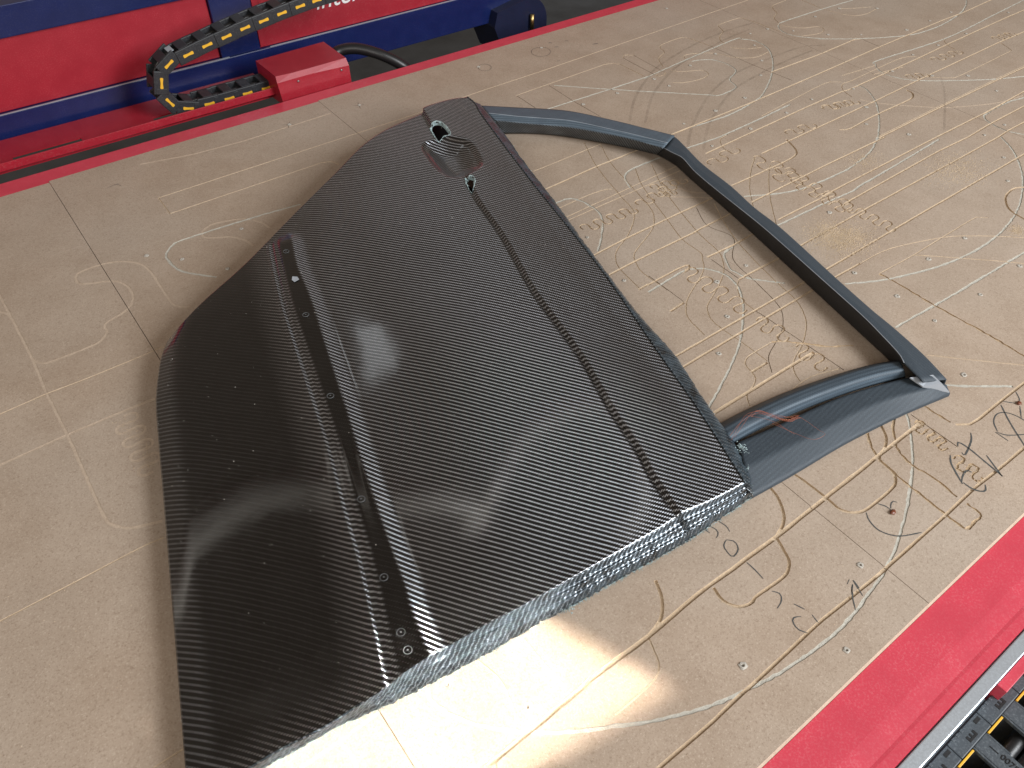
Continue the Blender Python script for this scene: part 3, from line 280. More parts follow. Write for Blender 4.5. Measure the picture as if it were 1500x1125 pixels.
# ------------------------------------------------------------------ router table
table = tag(empty('router_table', (0, 0, -.02)), 'tan board topped router table covered in milled grooves between two red rails', 'router table')
WID = {'T': .0042, 'X': .0056, 't': .0021, 'S': .0030, 'G': .0040, 'd': .0013, 'F': .0042, 'C': .0034}; DEP = {'T': .0023, 'X': .0026, 'S': .0018, 't': .0009, 'G': .0009, 'd': .0010, 'F': .0004, 'C': .0016}
IDX = {'T': 1, 'X': 1, 'S': 1, 't': 2, 'G': 3, 'd': 4, 'F': 5, 'C': 6}
ribbons = []
def add_ribbon(c, P):
    P = np.array(P); n = len(P)
    T = np.gradient(P, axis=0); T /= np.maximum(np.linalg.norm(T, axis=1), 1e-9)[:, None]; N = np.stack([-T[:, 1], T[:, 0]], 1)
    w = WID[c] / 2; jit = {'C': .45, 'G': .22, 'F': .10, 'T': .06, 'S': .08, 'X': .07, 't': .12, 'd': .15}[c]
    wl = w * (1 + rng.normal(0, jit, n)).clip(.35, 1.8); wr = w * (1 + rng.normal(0, jit, n)).clip(.35, 1.8)
    ribbons.append((c, P + N * wl[:, None], P - N * wr[:, None]))
for c, sm, pts in GROOVES:
    P = np.array(pts) / 1e4
    if sm and len(P) > 2: P = catmull(P, 10)
    P = step_resample(P, .006 if (sm or c in 'CG') else .02)
    add_ribbon(c, P)
for c, (a, b), n, amp in SQUIG:
    n = max(2, round(n * .75)); a = np.array(a) / 1e4; b = np.array(b) / 1e4; d = b - a; L = np.linalg.norm(d); d /= L; nn = np.array((-d[1], d[0])); s = np.linspace(0, 1, n * 22 + 1); ph = s * n * 2 * math.pi
    pitch = L / n; am = min(amp / 1000 * 1.35, pitch * .62)
    P = a + d * (s * L - .13 * pitch * np.sin(2 * ph))[:, None] + nn * (am * np.sin(ph))[:, None]
    add_ribbon('S' if c in 'Tt' else c, P)
XS = [-1.15, .088, .650, 1.786, 3.4]; Y0, Y1, YS = .0525, 1.546, 1.302; GAP = .00045; TH = .019
sheets = [(XS[0], XS[1], Y0, YS), (XS[0], XS[1], YS, Y1 - .006), (XS[1], XS[2], Y0, Y1), (XS[2], XS[3], Y0, Y1 + .004), (XS[3], XS[4], Y0, Y1 - .004)]
boards = []
for sx0, sx1, sy0, sy1 in sheets:
    r = (sx0 + GAP, sx1 - GAP, sy0 + (GAP if sy0 == YS else 0), sy1 - (GAP if sy1 == YS else 0))
    vs = [Vector((r[0], r[2])), Vector((r[1], r[2])), Vector((r[1], r[3])), Vector((r[0], r[3]))]; fs = [(0, 1, 2, 3)]; cls = [None]
    for c, Lp, Rp in ribbons:
        allp = np.vstack([Lp, Rp])
        if allp[:, 0].max() < r[0] or allp[:, 0].min() > r[1] or allp[:, 1].max() < r[2] or allp[:, 1].min() > r[3]: continue
        inx = (np.maximum(Lp[:, 0], Rp[:, 0]) > r[0] - .03) & (np.minimum(Lp[:, 0], Rp[:, 0]) < r[1] + .03); b0 = len(vs); n = len(Lp)
        for k in range(n): vs.append(Vector(Lp[k])); vs.append(Vector(Rp[k]))
        for k in range(n - 1):
            if inx[k] or inx[k + 1]:
                for q in ((b0 + 2 * k, b0 + 2 * k + 1, b0 + 2 * k + 3), (b0 + 2 * k, b0 + 2 * k + 3, b0 + 2 * k + 2)):
                    p = [vs[i] for i in q]; ar = (p[1] - p[0]).x * (p[2] - p[0]).y - (p[1] - p[0]).y * (p[2] - p[0]).x
                    if abs(ar) < 2e-9: continue
                    fs.append(tuple(q) if ar > 0 else tuple(q[::-1])); cls.append(c)
    ov, oe, of, _, _, ofo = delaunay_2d_cdt(vs, [], fs, 0, 1e-6, True)
    V, F, MI, key = [], [], [], {}
    def vert(i, z):
        k = (i, round(z, 5))
        if k not in key: key[k] = len(V); V.append((ov[i].x, ov[i].y, z + .02))
        return key[k]
    edges = {}
    for f, org in zip(of, ofo):
        if 0 not in org: continue
        cl = [cls[o] for o in org if cls[o]]; z = 0.0; m = 0
        if cl:
            c = max(cl, key=lambda q: DEP[q]); z = -DEP[c]; m = IDX[c]
        F.append(tuple(vert(i, z) for i in f)); MI.append(m)
        for a, b in zip(f, f[1:] + f[:1]): edges.setdefault((min(a, b), max(a, b)), []).append((z, a, b, m))
    for (a, b), l in edges.items():
        if len(l) == 2 and abs(l[0][0] - l[1][0]) > 1e-6:
            hi, lo = (l[0], l[1]) if l[0][0] > l[1][0] else (l[1], l[0])
            F.append((vert(hi[2], hi[0]), vert(hi[1], hi[0]), vert(hi[1], lo[0]), vert(hi[2], lo[0]))); MI.append(lo[3])
        elif len(l) == 1:
            z, p, q, m = l[0]; F.append((vert(q, z), vert(p, z), vert(p, -TH), vert(q, -TH))); MI.append(0)
    o = link('board', mesh('board', V, F, None), table, ('mdf', 'T', 't', 'G', 'd', 'F', 'C')); o.data.polygons.foreach_set('material_index', MI); boards.append((o, r))
def board_at(x, y):
    for o, r in boards:
        if r[0] - .002 <= x <= r[1] + .002 and r[2] <= y <= r[3]: return o
    return boards[2][0]
# rails of the table
prof = [(.0500, -.007), (.0495, -.0062), (.006, -.0062), (.002, -.0064), (-.014, -.0074), (-.0175, -.0070), (-.028, -.0070), (-.0295, -.010), (-.0295, -.05), (.0500, -.05)]
V, F = [], []
for x in (-.6, 2.6):
    for y, z in prof: V.append((x, y, z + .02))
n = len(prof)
for k in range(n): F.append((k, (k + 1) % n, n + (k + 1) % n, n + k))
F += [tuple(range(n))[::-1], tuple(range(n, 2 * n))]
V2 = [(x, y, z + .02) for x in (-.6, 2.6) for y, z in ((.0524, -.0004), (.0500, -.0042), (.0499, -.018), (.0524, -.018))]; link('chamfered_edge', mesh('chamfered_edge', V2, [(0, 4, 5, 1), (1, 5, 6, 2), (2, 6, 7, 3), (3, 7, 4, 0)]), table, ('F',))
link('front_rail', mesh('front_rail', V, F), table, ('redrail',))
boxes('back_rail', [(-1.1, 3.4, Y1 - .02, 1.591, -.036, -.0012 + .0)], 'redrail', table, .002).location.z = .02
boxes('rail_web', [(-1.1, 3.4, Y1 + .0, 1.585, -.16, -.037)], 'redrail', table, .002).location.z = .02
boxes('aluminium_strip', [(-.6, 2.6, -.0445, -.0303, -.03, -.0066)], 'alu', table, .0012).location.z = .02
# bed frame below the boards
boxes('bed_plate', [(-1.1, 3.35, .06, 1.53, -.06, -.0195)], 'navy', table, .002).location.z = .02
# screws, writing, scorch marks
rs = []
bm = bmesh.new()
ring = []
for q in range(12):
    a = 2 * math.pi * q / 12; ring.append((math.cos(a), math.sin(a)))
def dimple():
    V, F, MI = [], [], []
    rr = [(.0052, .0), (.0040, .0007), (.0024, .0009), (.0016, -.0004)]
    for ri, z in rr:
        for cx, cy in ring:
            f = 1 + random.uniform(-.18, .18); V.append((cx * ri * f, cy * ri * f, z + random.uniform(0, .0002)))
    for k in range(3):
        for q in range(12): F.append((k * 12 + q, k * 12 + (q + 1) % 12, (k + 1) * 12 + (q + 1) % 12, (k + 1) * 12 + q)); MI.append(0)
    F.append(tuple(range(36, 48))); MI.append(1)
    me = mesh('screw_hole', V, F); me.materials.append(MAT['screw']); me.materials.append(MAT['hole']); me.polygons.foreach_set('material_index', MI); return me
DM = [dimple() for _ in range(5)]
for k, (x, y) in enumerate(SCREWS):
    x /= 1e4; y /= 1e4; o = bpy.data.objects.new('screw_plug', DM[k % 5]); C.objects.link(o); o.parent = board_at(x, y); s = random.uniform(.6, .95); o.location = (x, y, .0204); o.rotation_euler.z = random.uniform(0, 6); o.scale = (s, s, 1)
def ribbon_mesh(name, lines, z):
    V, F = [], []
    for w, pts in lines:
        P = np.array(pts) / 1e4
        if len(P) > 2: P = catmull(P, 8)
        P = step_resample(P, .004); n = len(P)
        if n < 2: continue
        T = np.gradient(P, axis=0); T /= np.maximum(np.linalg.norm(T, axis=1), 1e-9)[:, None]; N = np.stack([-T[:, 1], T[:, 0]], 1); b = len(V)
        tap = np.minimum(1, .55 + np.minimum(np.arange(n), np.arange(n)[::-1]) * .25)
        for k in range(n):
            ww = w / 1e4 / 2 * tap[k] * random.uniform(.85, 1.15); V.append((*(P[k] + N[k] * ww), z)); V.append((*(P[k] - N[k] * ww), z))
        for k in range(n - 1): F.append((b + 2 * k + 1, b + 2 * k + 3, b + 2 * k + 2, b + 2 * k))
    return mesh(name, V, F)
for st_ in STROKES:
    link('marker_stroke', ribbon_mesh('marker_stroke', [st_], .0203), board_at(st_[1][0][0] / 1e4, st_[1][0][1] / 1e4), ('ink',))
for st_ in BURN: link('scorch_mark', ribbon_mesh('scorch_mark', [st_], .0202), boards[3][0], ('burn',))
CH = ['flat brown resin chip stuck on the board inside a pencilled curve', 'small brown resin chip on the board beside the crossed circle']
for (x, y), lb in zip(CHIPS, CH):
    bm = bmesh.new(); bmesh.ops.create_icosphere(bm, subdivisions=2, radius=.0042)
    for v in bm.verts: v.co = Vector((v.co.x * random.uniform(.9, 1.3), v.co.y * random.uniform(.6, 1.0), v.co.z * .45 * random.uniform(.7, 1.2)))
    me = bpy.data.meshes.new('resin_chip'); bm.to_mesh(me); bm.free(); o = link('resin_chip', me, None, ('chip',), True); o.location = (x / 1e4, y / 1e4, .0016); tag(o, lb, 'chip')

# ------------------------------------------------------------------ car door
door = tag(empty('car_door', (.40, .75, 0)), 'black carbon fibre car door shell with open window frame lying on the router table', 'car door')
DO = np.array((.40, .75, 0.0))
def dlink(name, V, F, mats, uv, smooth=True, parent=None, mi=None):
    me = bpy.data.meshes.new(name); V = np.asarray(V, np.float64) - DO
    me.vertices.add(len(V)); me.vertices.foreach_set('co', V.ravel()); Fa = np.asarray(F, np.int32); nf, k = Fa.shape
    me.loops.add(nf * k); me.loops.foreach_set('vertex_index', Fa.ravel()); me.polygons.add(nf); me.polygons.foreach_set('loop_start', np.arange(0, nf * k, k, dtype=np.int32)); me.polygons.foreach_set('loop_total', np.full(nf, k, np.int32))
    me.update(calc_edges=True); me.validate()
    if uv is not None:
        l = me.uv_layers.new(name='weave'); idx = np.empty(len(me.loops), np.int32); me.loops.foreach_get('vertex_index', idx); l.data.foreach_set('uv', np.asarray(uv, np.float32)[idx].ravel())
    return link(name, me, parent or door, mats, smooth)
def gridfaces(nu, nv, keep=None):
    i, j = np.meshgrid(np.arange(nu - 1), np.arange(nv - 1), indexing='ij'); a = i * nv + j
    F = np.stack([a, a + nv, a + nv + 1, a + 1], -1)
    return F[keep] if keep is not None else F.reshape(-1, 4)
def sdist(Q, L):
    """signed distance (left positive) and arc length of nearest point"""
    L = np.array(L, float); best = np.full(len(Q), 9.0); sg = np.zeros(len(Q)); arc = np.zeros(len(Q)); acc = 0
    for k in range(len(L) - 1):
        a, b = L[k], L[k + 1]; ab = b - a; ln = np.linalg.norm(ab); lo = -9 if k == 0 else 0; hi = 9 if k == len(L) - 2 else 1
        t = np.clip(((Q - a) @ ab) / ln ** 2, lo, hi); d = Q - (a + t[:, None] * ab); dd = np.linalg.norm(d, axis=1); m = dd < best
        best[m] = dd[m]; sg[m] = np.sign(ab[0] * d[m, 1] - ab[1] * d[m, 0]); arc[m] = acc + t[m] * ln; acc += ln
    return best * sg, arc
def inpoly(Q, poly):
    poly = np.array(poly); r = np.zeros(len(Q), bool); n = len(poly)
    for k in range(n):
        a, b = poly[k], poly[(k + 1) % n]; c = (a[1] > Q[:, 1]) != (b[1] > Q[:, 1]); x = (b[0] - a[0]) * (Q[:, 1] - a[1]) / (b[1] - a[1] + 1e-12) + a[0]; r ^= c & (Q[:, 0] < x)
    return r
def ss(x, a, b): t = np.clip((x - a) / (b - a), 0, 1); return t * t * (3 - 2 * t)
NU, NV = 300, 400
def smoothline(l): return catmull(np.array(l), 6)
sl = resample(smoothline(DOOR['sill'])[::-1], NV); bl = resample(smoothline(DOOR['belt']), NV); fr = resample(smoothline(DOOR['front']), NU); re_ = resample(smoothline(DOOR['rear']), NU)
u = np.linspace(0, 1, NU)[:, None, None]; v = np.linspace(0, 1, NV)[None, :, None]
G = (1 - u) * sl[None] + u * bl[None] + (1 - v) * fr[:, None] + v * re_[:, None] - ((1 - u) * (1 - v) * sl[0] + u * (1 - v) * bl[0] + (1 - u) * v * sl[-1] + u * v * bl[-1])
U, Vv = u[..., 0], v[..., 0]
G[..., 2] += CROWN(U, Vv)
XY = G[..., :2].reshape(-1, 2); Z = G[..., 2].reshape(-1)
inner = (1 - np.exp(-((1 - np.broadcast_to(U, (NU, NV))) * .8) / .004) * 0).reshape(-1)
sw, swa = sdist(XY, catmull(np.array(DOOR['swage']), 4)); sgn = 1.0
sw = sw * np.sign(sdist(np.array([DOOR['belt'][3][:2]]), catmull(np.array(DOOR['swage']), 4))[0][0])        # positive towards the belt
# handle bowl
BW = catmull(np.array(DOOR['bowl'] + DOOR['bowl'][:1]), 5); bd, _ = sdist(XY, BW); bd = np.abs(bd) * np.where(inpoly(XY, BW[:-1]), 1, -1)
bowlmask = 1 - ss(bd, -.006, .001)
fade_front = ss(Vv + 0 * U, 0.0, .03).reshape(-1)
Z += bowlmask * .0050 * ss(sw, -.002, .0025) * np.clip(1 - np.maximum(sw, 0) / .09, 0, 1) - bowlmask * .0030 * np.exp(-((sw + .0008) / .0022) ** 2) * fade_front
rg, rga = sdist(XY, catmull(np.array(DOOR['ridge']), 4)); lp, lpa = sdist(XY, catmull(np.array(DOOR['lip']), 4))
ms = np.array([DOOR['sill'][5][:2]]); rg *= np.sign(sdist(ms, catmull(np.array(DOOR['ridge']), 4))[0][0]); lp *= np.sign(sdist(np.array([DOOR['belt'][3][:2]]), catmull(np.array(DOOR['lip']), 4))[0][0])
fa = ss(np.minimum(rga, lpa), .004, .05) 
inside = (1 - ss(lp, -.002, .020)) * (1 - ss(rg, -.010, -.001))
Z += fa * (.0048 * inside + .0022 * np.exp(-((rg + .0005) / .0028) ** 2) - .0014 * np.exp(-((rg - .0045) / .0022) ** 2) + .0016 * np.exp(-((rg - .0095) / .0026) ** 2) + .0010 * np.exp(-((lp + .001) / .003) ** 2))
Z -= .014 * ss(bd, -.002, .040) + .004 * ss(bd, -.001, .006)
Z += .0009 * np.sin(XY[:, 0] * 23 + 1.1) * np.sin(XY[:, 1] * 17) * ss(np.minimum(U, 1 - U) + 0 * Vv, 0, .1).reshape(-1)
SK = np.column_stack([XY, Z])
ctr = (G[:-1, :-1, :2] + G[1:, 1:, :2]) / 2; cq = ctr.reshape(-1, 2); holes = inpoly(cq, DOOR['hole1']) | inpoly(cq, DOOR['hole2'])
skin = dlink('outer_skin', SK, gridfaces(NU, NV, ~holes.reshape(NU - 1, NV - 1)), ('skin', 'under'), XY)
ra = skin.data.attributes.new('resin', 'FLOAT', 'POINT'); ra.data.foreach_set('value', np.maximum(fa * (1 - ss(lp, -.003, .001)) * (1 - ss(rg, -.009, -.004)), .96 * ss(rg, .008, .055) * (.72 + .28 * ss((U + 0 * Vv).reshape(-1), .03, .055)) * ss(fa, 0, 1) ** .5 * ss((Vv + 0 * U).reshape(-1), -.02, .06)).astype(np.float32))  # mask covers resin-filled band, plus sill panel's angle-dependent darkening painted in
sol = skin.modifiers.new('thickness', 'SOLIDIFY'); sol.thickness = .0018; sol.offset = -1; sol.material_offset = 1
tree_z = SK[:, 2].reshape(NU, NV)
def skin_z(x, y):
    return float(SK[np.argmin((SK[:, 0] - x) ** 2 + (SK[:, 1] - y) ** 2), 2])
def loft(name, rows, mats, n=70, skirt=True, parent=None, split=None, thick=.0016, crisp=.12):
    R = [resample(smoothline(r), n) for r in rows]
    S = []
    for k in range(len(R) - 1):
        S += [R[k]] + [R[k] * (1 - f) + R[k + 1] * f for f in (crisp, .5, 1 - crisp)]
    S.append(R[-1]); S = np.array(S); m = len(S)
    al = np.r_[0, np.cumsum(np.linalg.norm(np.diff(R[1], axis=0), axis=1))]; ac = np.cumsum(np.linalg.norm(np.diff(S, axis=0, prepend=S[:1]), axis=2), axis=0)
    uv = np.stack([np.broadcast_to(al, (m, n)), ac], -1).reshape(-1, 2); Fq = gridfaces(m, n)
    o = dlink(name, S.reshape(-1, 3), Fq, mats, uv, True, parent)
    if split is not None:
        mi = np.zeros(len(o.data.polygons), np.int32); row = np.arange(len(mi)) // (n - 1); mi[row >= split * 4] = 1; o.data.polygons.foreach_set('material_index', mi)
    if thick:
        s = o.modifiers.new('thickness', 'SOLIDIFY'); s.thickness = thick; s.offset = 0
    return o
# front flange: stepped, raw trimmed edge
n = 340
A = np.column_stack([resample(SK.reshape(NU, NV, 3)[:, 0], n)]); B = resample(smoothline(DOOR['front_out']), n); B[:, :2] += rng.normal(0, .0007, (n, 2)); 
PF = [(0, 1), (.05, .98), (.08, .92), (.12, .80), (.20, .74), (.36, .68), (.42, .73), (.48, .66), (.54, .52), (.70, .44), (.76, .47), (.82, .34), (.94, .16), (1.0, .02)]
S = []
for f, zf in PF:
    r = A * (1 - f) + B * f; r[:, 2] = B[:, 2] + (A[:, 2] - B[:, 2]) * zf; S.append(r)
S = np.array(S); al = np.r_[0, np.cumsum(np.linalg.norm(np.diff(A, axis=0), axis=1))]
fo = dlink('front_flange', S.reshape(-1, 3), gridfaces(len(PF), n), ('flange',), np.stack([np.broadcast_to(al, S.shape[:2]), np.cumsum(np.linalg.norm(np.diff(S, axis=0, prepend=S[:1]), axis=2), axis=0)], -1).reshape(-1, 2)); s = fo.modifiers.new('thickness', 'SOLIDIFY'); s.thickness = .0018; s.offset = -1
# belt flange
A = resample(SK.reshape(NU, NV, 3)[-1], n); B = resample(smoothline(DOOR['belt_out']), n); B[:, :2] += rng.normal(0, .0006, (n, 2)); S = []
for f, zf in [(0, 1), (.06, .90), (.14, .62), (.26, .45), (.62, .36), (.9, .18), (1.0, 0)]:
    r = A * (1 - f) + B * f; r[:, 2] = B[:, 2] + (A[:, 2] - B[:, 2]) * zf; S.append(r)
S = np.array(S); bo = dlink('belt_flange', S.reshape(-1, 3), gridfaces(len(S), n), ('flange',), S[..., :2].reshape(-1, 2)); s = bo.modifiers.new('thickness', 'SOLIDIFY'); s.thickness = .0018; s.offset = 1
# sill and rear return edge (turned under)
def skirt_rows(row, inward, drop):
    r2 = row.copy(); c = np.array((.4, .72)); d = c - row[:, :2]; d /= np.linalg.norm(d, axis=1)[:, None]; r2[:, :2] += d * inward; r2[:, 2] -= drop; return r2
for nm, row in (('sill_return', SK.reshape(NU, NV, 3)[0]), ('rear_return', SK.reshape(NU, NV, 3)[:, -1])):
    row = resample(row, 200); S = np.array([row, skirt_rows(row, .004, .003), skirt_rows(row, .012, .024)]); dlink(nm, S.reshape(-1, 3), gridfaces(3, 200), ('under',), S[..., :2].reshape(-1, 2))
def ground(row, off):
    r = np.array(row, float).copy(); c = np.array((1.02, .62)); d = r[:, :2] - c; d /= np.linalg.norm(d, axis=1)[:, None]; r[:, :2] += d * off; r[:, 2] = .002; return r.tolist()
loft('rear_pillar', [ground(DOOR['rp'][0], .003)] + DOOR['rp'], ('frame', 'wall'), split=3)
loft('roof_rail', [ground(DOOR['rr'][0], .003)] + DOOR['rr'], ('bare', 'darkwall'), split=3)
for nm_, rw in (('rail_trim_highlight', DOOR['rr'][2]), ('pillar_trim_highlight', DOOR['rp'][1])):
    tube(nm_, resample(smoothline(rw), 90) - DO + np.array((0, 0, .0008)), .0005, 'tape', door, 5)  # pale strips draw the highlight along the trimmed creases
loft('front_pillar', [ground(DOOR['fp'][0], -.004)] + DOOR['fp'] + [ground(DOOR['fp'][2], .0006)], ('bare',))
loft('seal_channel', DOOR['tube'], ('tube',), crisp=.3)
gv = np.array(DOOR['gusset']); V = np.vstack([gv, gv - (0, 0, .002)]); k = len(gv)
me = mesh('corner_gusset', V - DO, [tuple(range(k)), tuple(range(2 * k - 1, k - 1, -1))] + [(i, k + i, k + (i + 1) % k, (i + 1) % k) for i in range(k)]); l = me.uv_layers.new(name='weave'); link('corner_gusset', me, door, ('tape',))
hb = np.array(DOOR['bowl']).mean(0); [boxes('hole_shade_plate', [b_], 'under', door, .001) for b_ in ((.63 - DO[0], .69 - DO[0], .96 - DO[1], 1.06 - DO[1], .034, .037), (.688 - DO[0], .795 - DO[0], 1.125 - DO[1], 1.25 - DO[1], .036, .039))]  # dark plates added under the holes to stand for shade inside the shell
# fastener imprints in the moulding recess
def ring_mesh(r0, r1, h):
    V, F = [], []; N = 20
    for rad, z in ((r0, 0), ((r0 + r1) / 2, h), (r1, 0)):
        for q in range(N): a = 2 * math.pi * q / N; V.append((rad * math.cos(a), rad * math.sin(a), z))
    for k in range(2):
        for q in range(N): F.append((k * N + q, k * N + (q + 1) % N, (k + 1) * N + (q + 1) % N, (k + 1) * N + q))
    b = len(V); V += [(.0011 * math.cos(2 * math.pi * q / 8), .0011 * math.sin(2 * math.pi * q / 8), .0006) for q in range(8)]; F.append(tuple(range(b, b + 8))); return mesh('fastener_imprint', V, F)
RM = ring_mesh(.0047, .0039, .0006); RM.materials.append(MAT['imprint']); RM.polygons.foreach_set('use_smooth', [True] * len(RM.polygons)); l = RM.uv_layers.new(name='weave')
for x, y in DOOR['rings']:
    o = bpy.data.objects.new('fastener_imprint', RM); C.objects.link(o); o.parent = door; o.location = (x - DO[0], y - DO[1], skin_z(x, y) + .0007)
(x, y) = DOOR['bits'][0]; z = skin_z(x, y)
link('tape_scrap', mesh('tape_scrap', np.array([(x - .004, y - .005, z + .001), (x + .004, y - .004, z + .0015), (x + .005, y + .004, z + .0012), (x - .001, y + .008, z + .002), (x - .005, y + .002, z + .001)]) - DO, [(0, 1, 2, 3, 4)]), door, ('tape',))
# torn rims round the two handle openings
for key_ in ('hole1', 'hole2'):
    P = catmull(np.array(DOOR[key_] + DOOR[key_][:1]), 9)[:-1]; c = P.mean(0); V, F = [], []; N = len(P)
    for k in range(N):
        d = P[k] - c; d /= np.linalg.norm(d); zz = skin_z(*P[k])
        for off, dz in ((.0014 * random.uniform(.3, 1.6), .0004), (.0002, .0014 * random.uniform(.2, 1.3)), (-.0020 * random.uniform(.2, 1.9), -.0008), (-.001, -.008)): V.append((*(P[k] + d * off), zz + dz))
    for k in range(N):
        for q in range(3): F.append((k * 4 + q, k * 4 + q + 1, ((k + 1) % N) * 4 + q + 1, ((k + 1) % N) * 4 + q))
    link('torn_edge', mesh('torn_edge', np.array(V) - DO, F), door, ('fray',))
# frayed fibres along trimmed edges (uncountable): one part
def fray(name, line, num, ln, mat, zoff=.001, out=1.0, centre=(.4, .72)):
    L = np.array(line); V, F = [], []
    for _ in range(num):
        k = rng.integers(0, len(L) - 1); t = rng.random(); p = L[k] * (1 - t) + L[k + 1] * t; d = p[:2] - np.array(centre); d = out * d / np.linalg.norm(d); an = rng.normal(0, .9); d = np.array((d[0] * math.cos(an) - d[1] * math.sin(an), d[0] * math.sin(an) + d[1] * math.cos(an)))
        l = ln * rng.uniform(.3, 1.2); w = .00035 * rng.uniform(.6, 1.6); nn = np.array((-d[1], d[0])) * w; q0 = p[:2] - d * .001; q1 = p[:2] + d * l; z0 = max(p[2], .001) + zoff * rng.random(); z1 = z0 + rng.normal(0, .0012); z1 = max(z1, .0008)
        b = len(V); V += [(*(q0 - nn), z0), (*(q0 + nn), z0), (*q1, z1), (*((q0 + q1) / 2), (z0 + z1) / 2 + .0006)]; F += [(b, b + 1, b + 2), (b, b + 3, b + 1), (b, b + 2, b + 3), (b + 1, b + 3, b + 2)]
    return tag(link(name, mesh(name, np.array(V) - DO, F), door, (mat,)), kind='stuff')
fray('frayed_edge_fibres', resample(smoothline(DOOR['front_out']), 120), 900, .0042, 'fray')
fray('frayed_belt_fibres', resample(smoothline(DOOR['belt_out']), 80), 260, .0038, 'fray')
V, F = [], []
def crumb(V, F, x, y, z, s):
    b = len(V); a = random.uniform(0, 6.28)
    for q in range(3): V.append((x + s * math.cos(a + 2.09 * q) * random.uniform(.6, 1.3), y + s * math.sin(a + 2.09 * q) * random.uniform(.6, 1.3), z))
    V.append((x, y, z + s * random.uniform(.5, 1.1))); F.extend([(b, b + 1, b + 3), (b + 1, b + 2, b + 3), (b + 2, b, b + 3)])
for cx, cy, cz in DOOR['clump']:
    for _ in range(60): crumb(V, F, random.gauss(cx, .004), random.gauss(cy, .004), cz + random.uniform(-.001, .003), random.uniform(.0006, .0018))
tag(link('fibre_clump', mesh('fibre_clump', np.array(V) - DO, F), door, ('fray',)), kind='stuff')
V, F = [], []
for _ in range(420):
    k = rng.integers(0, len(SK)); p = SK[k]; crumb(V, F, p[0], p[1], p[2] - .0001, random.choice((.0003, .0004, .0005, .0008)))
tag(link('dust_specks', mesh('dust_specks', np.array(V) - DO, F), door, ('speck',)), kind='stuff')

# copper strands caught on the front pillar
bm = bmesh.new(); wr = np.array(DOOR['wires']); strands = []
base = wr[7 - 7:]
def strand(idx, jit): return catmull(np.array([wr[i] + np.array((random.gauss(0, jit), random.gauss(0, jit), abs(random.gauss(.002, jit)))) for i in idx]), 8)
V, F = [], []
for idx, jit, num in (([10, 2, 11, 4], .003, 3), ([2, 11, 4], .002, 4), ([0, 1, 2, 11, 4, 5, 6, 7, 8, 9], .001, 1), ([0, 1, 10], .003, 2), ([10, 9, 8], .002, 1)):
    for _ in range(num):
        P = strand(idx, jit); b = len(V); n = len(P)
        T = np.gradient(P, axis=0); T /= np.linalg.norm(T, axis=1)[:, None]
        for k in range(n):
            a = np.cross(T[k], (0, 0, 1.)); a /= max(np.linalg.norm(a), 1e-6); c = np.cross(a, T[k])
            for q in range(4): th = math.pi / 2 * q; V.append(P[k] + .00017 * (math.cos(th) * a + math.sin(th) * c))
        for k in range(n - 1):
            for q in range(4): F.append((b + k * 4 + q, b + k * 4 + (q + 1) % 4, b + (k + 1) * 4 + (q + 1) % 4, b + (k + 1) * 4 + q))
tag(link('copper_strands', mesh('copper_strands', V, F), None, ('copper',), True), 'tangle of fine copper coloured strands lying on the door front pillar', 'wire strands')

# ------------------------------------------------------------------ sawdust on the boards
V, F = [], []
gl = [np.array(p) / 1e4 for c, s, p in GROOVES if c in ('T', 'C', 't', 'X')]; sqc = [(np.array(a) / 1e4, np.array(b) / 1e4) for c, (a, b), n, m in SQUIG]
def dust(x, y, s):
    if Y0 < y < Y1 - .01: crumb(V, F, x, y, .0, s)
for _ in range(5200): dust(rng.uniform(-.5, 2.4), rng.uniform(.06, 1.52), random.choice((.0003, .0004, .0005, .0007)))
for _ in range(5200):
    p = gl[rng.integers(len(gl))]; k = rng.integers(len(p) - 1); t = rng.random(); q = p[k] * (1 - t) + p[k + 1] * t; dust(q[0] + rng.normal(0, .005), q[1] + rng.normal(0, .005), rng.uniform(.0003, .0008))
for a, b in sqc:
    for _ in range(140): t = rng.random(); q = a * (1 - t) + b * t; dust(q[0] + rng.normal(0, .008), q[1] + rng.normal(0, .008), rng.uniform(.0004, .0010))
for cx, cy, sx, sy, num in DRIFTS:
    for _ in range(num): dust(rng.normal(cx, sx * 1.5), rng.normal(cy, sy * 1.5), rng.uniform(.0005, .0013))
tag(link('sawdust', mesh('sawdust', V, F), None, ('dustpile',)), 'fine tan sawdust scattered over the routed boards', 'sawdust', kind='stuff')

# ------------------------------------------------------------------ machine side beam
beam = tag(empty('machine_beam', (.6, 1.8, -.1)), 'blue steel machine beam with red panels behind the table', 'machine beam')
bo_ = Vector((.6, 1.8, -.1))
def bpart(name, bl, mat, bev=.0015, parent=None):
    o = boxes(name, bl, mat, parent or beam, bev); o.data.transform(Matrix.Translation(-bo_)); return o
bpart('lower_flange', [(-.15, 1.41, 1.800, 1.90, -.055, .029)], 'blue', .002)
bpart('upright', [(.5435, .637, 1.803, 1.90, .0295, .225)], 'blue')
bpart('upper_flange', [(-.15, .543, 1.802, 1.90, .168, .225)], 'blue')
bpart('red_panel', [(-.15, .5425, 1.812, 1.90, .0297, .1675)], 'red'); bpart('red_panel', [(.6375, 2.4, 1.808, 1.90, .0297, .220)], 'red')
bpart('panel_edge', [(.638, .652, 1.802, 1.8078, .034, .220)], 'red', .0008)
bpart('dusty_ledge', [(-.15, .56, 1.7992, 1.8040, .0291, .0296)], 'tape', 0); bpart('dusty_ledge', [(.66, 2.4, 1.7992, 1.8040, .0291, .0296)], 'tape', 0)
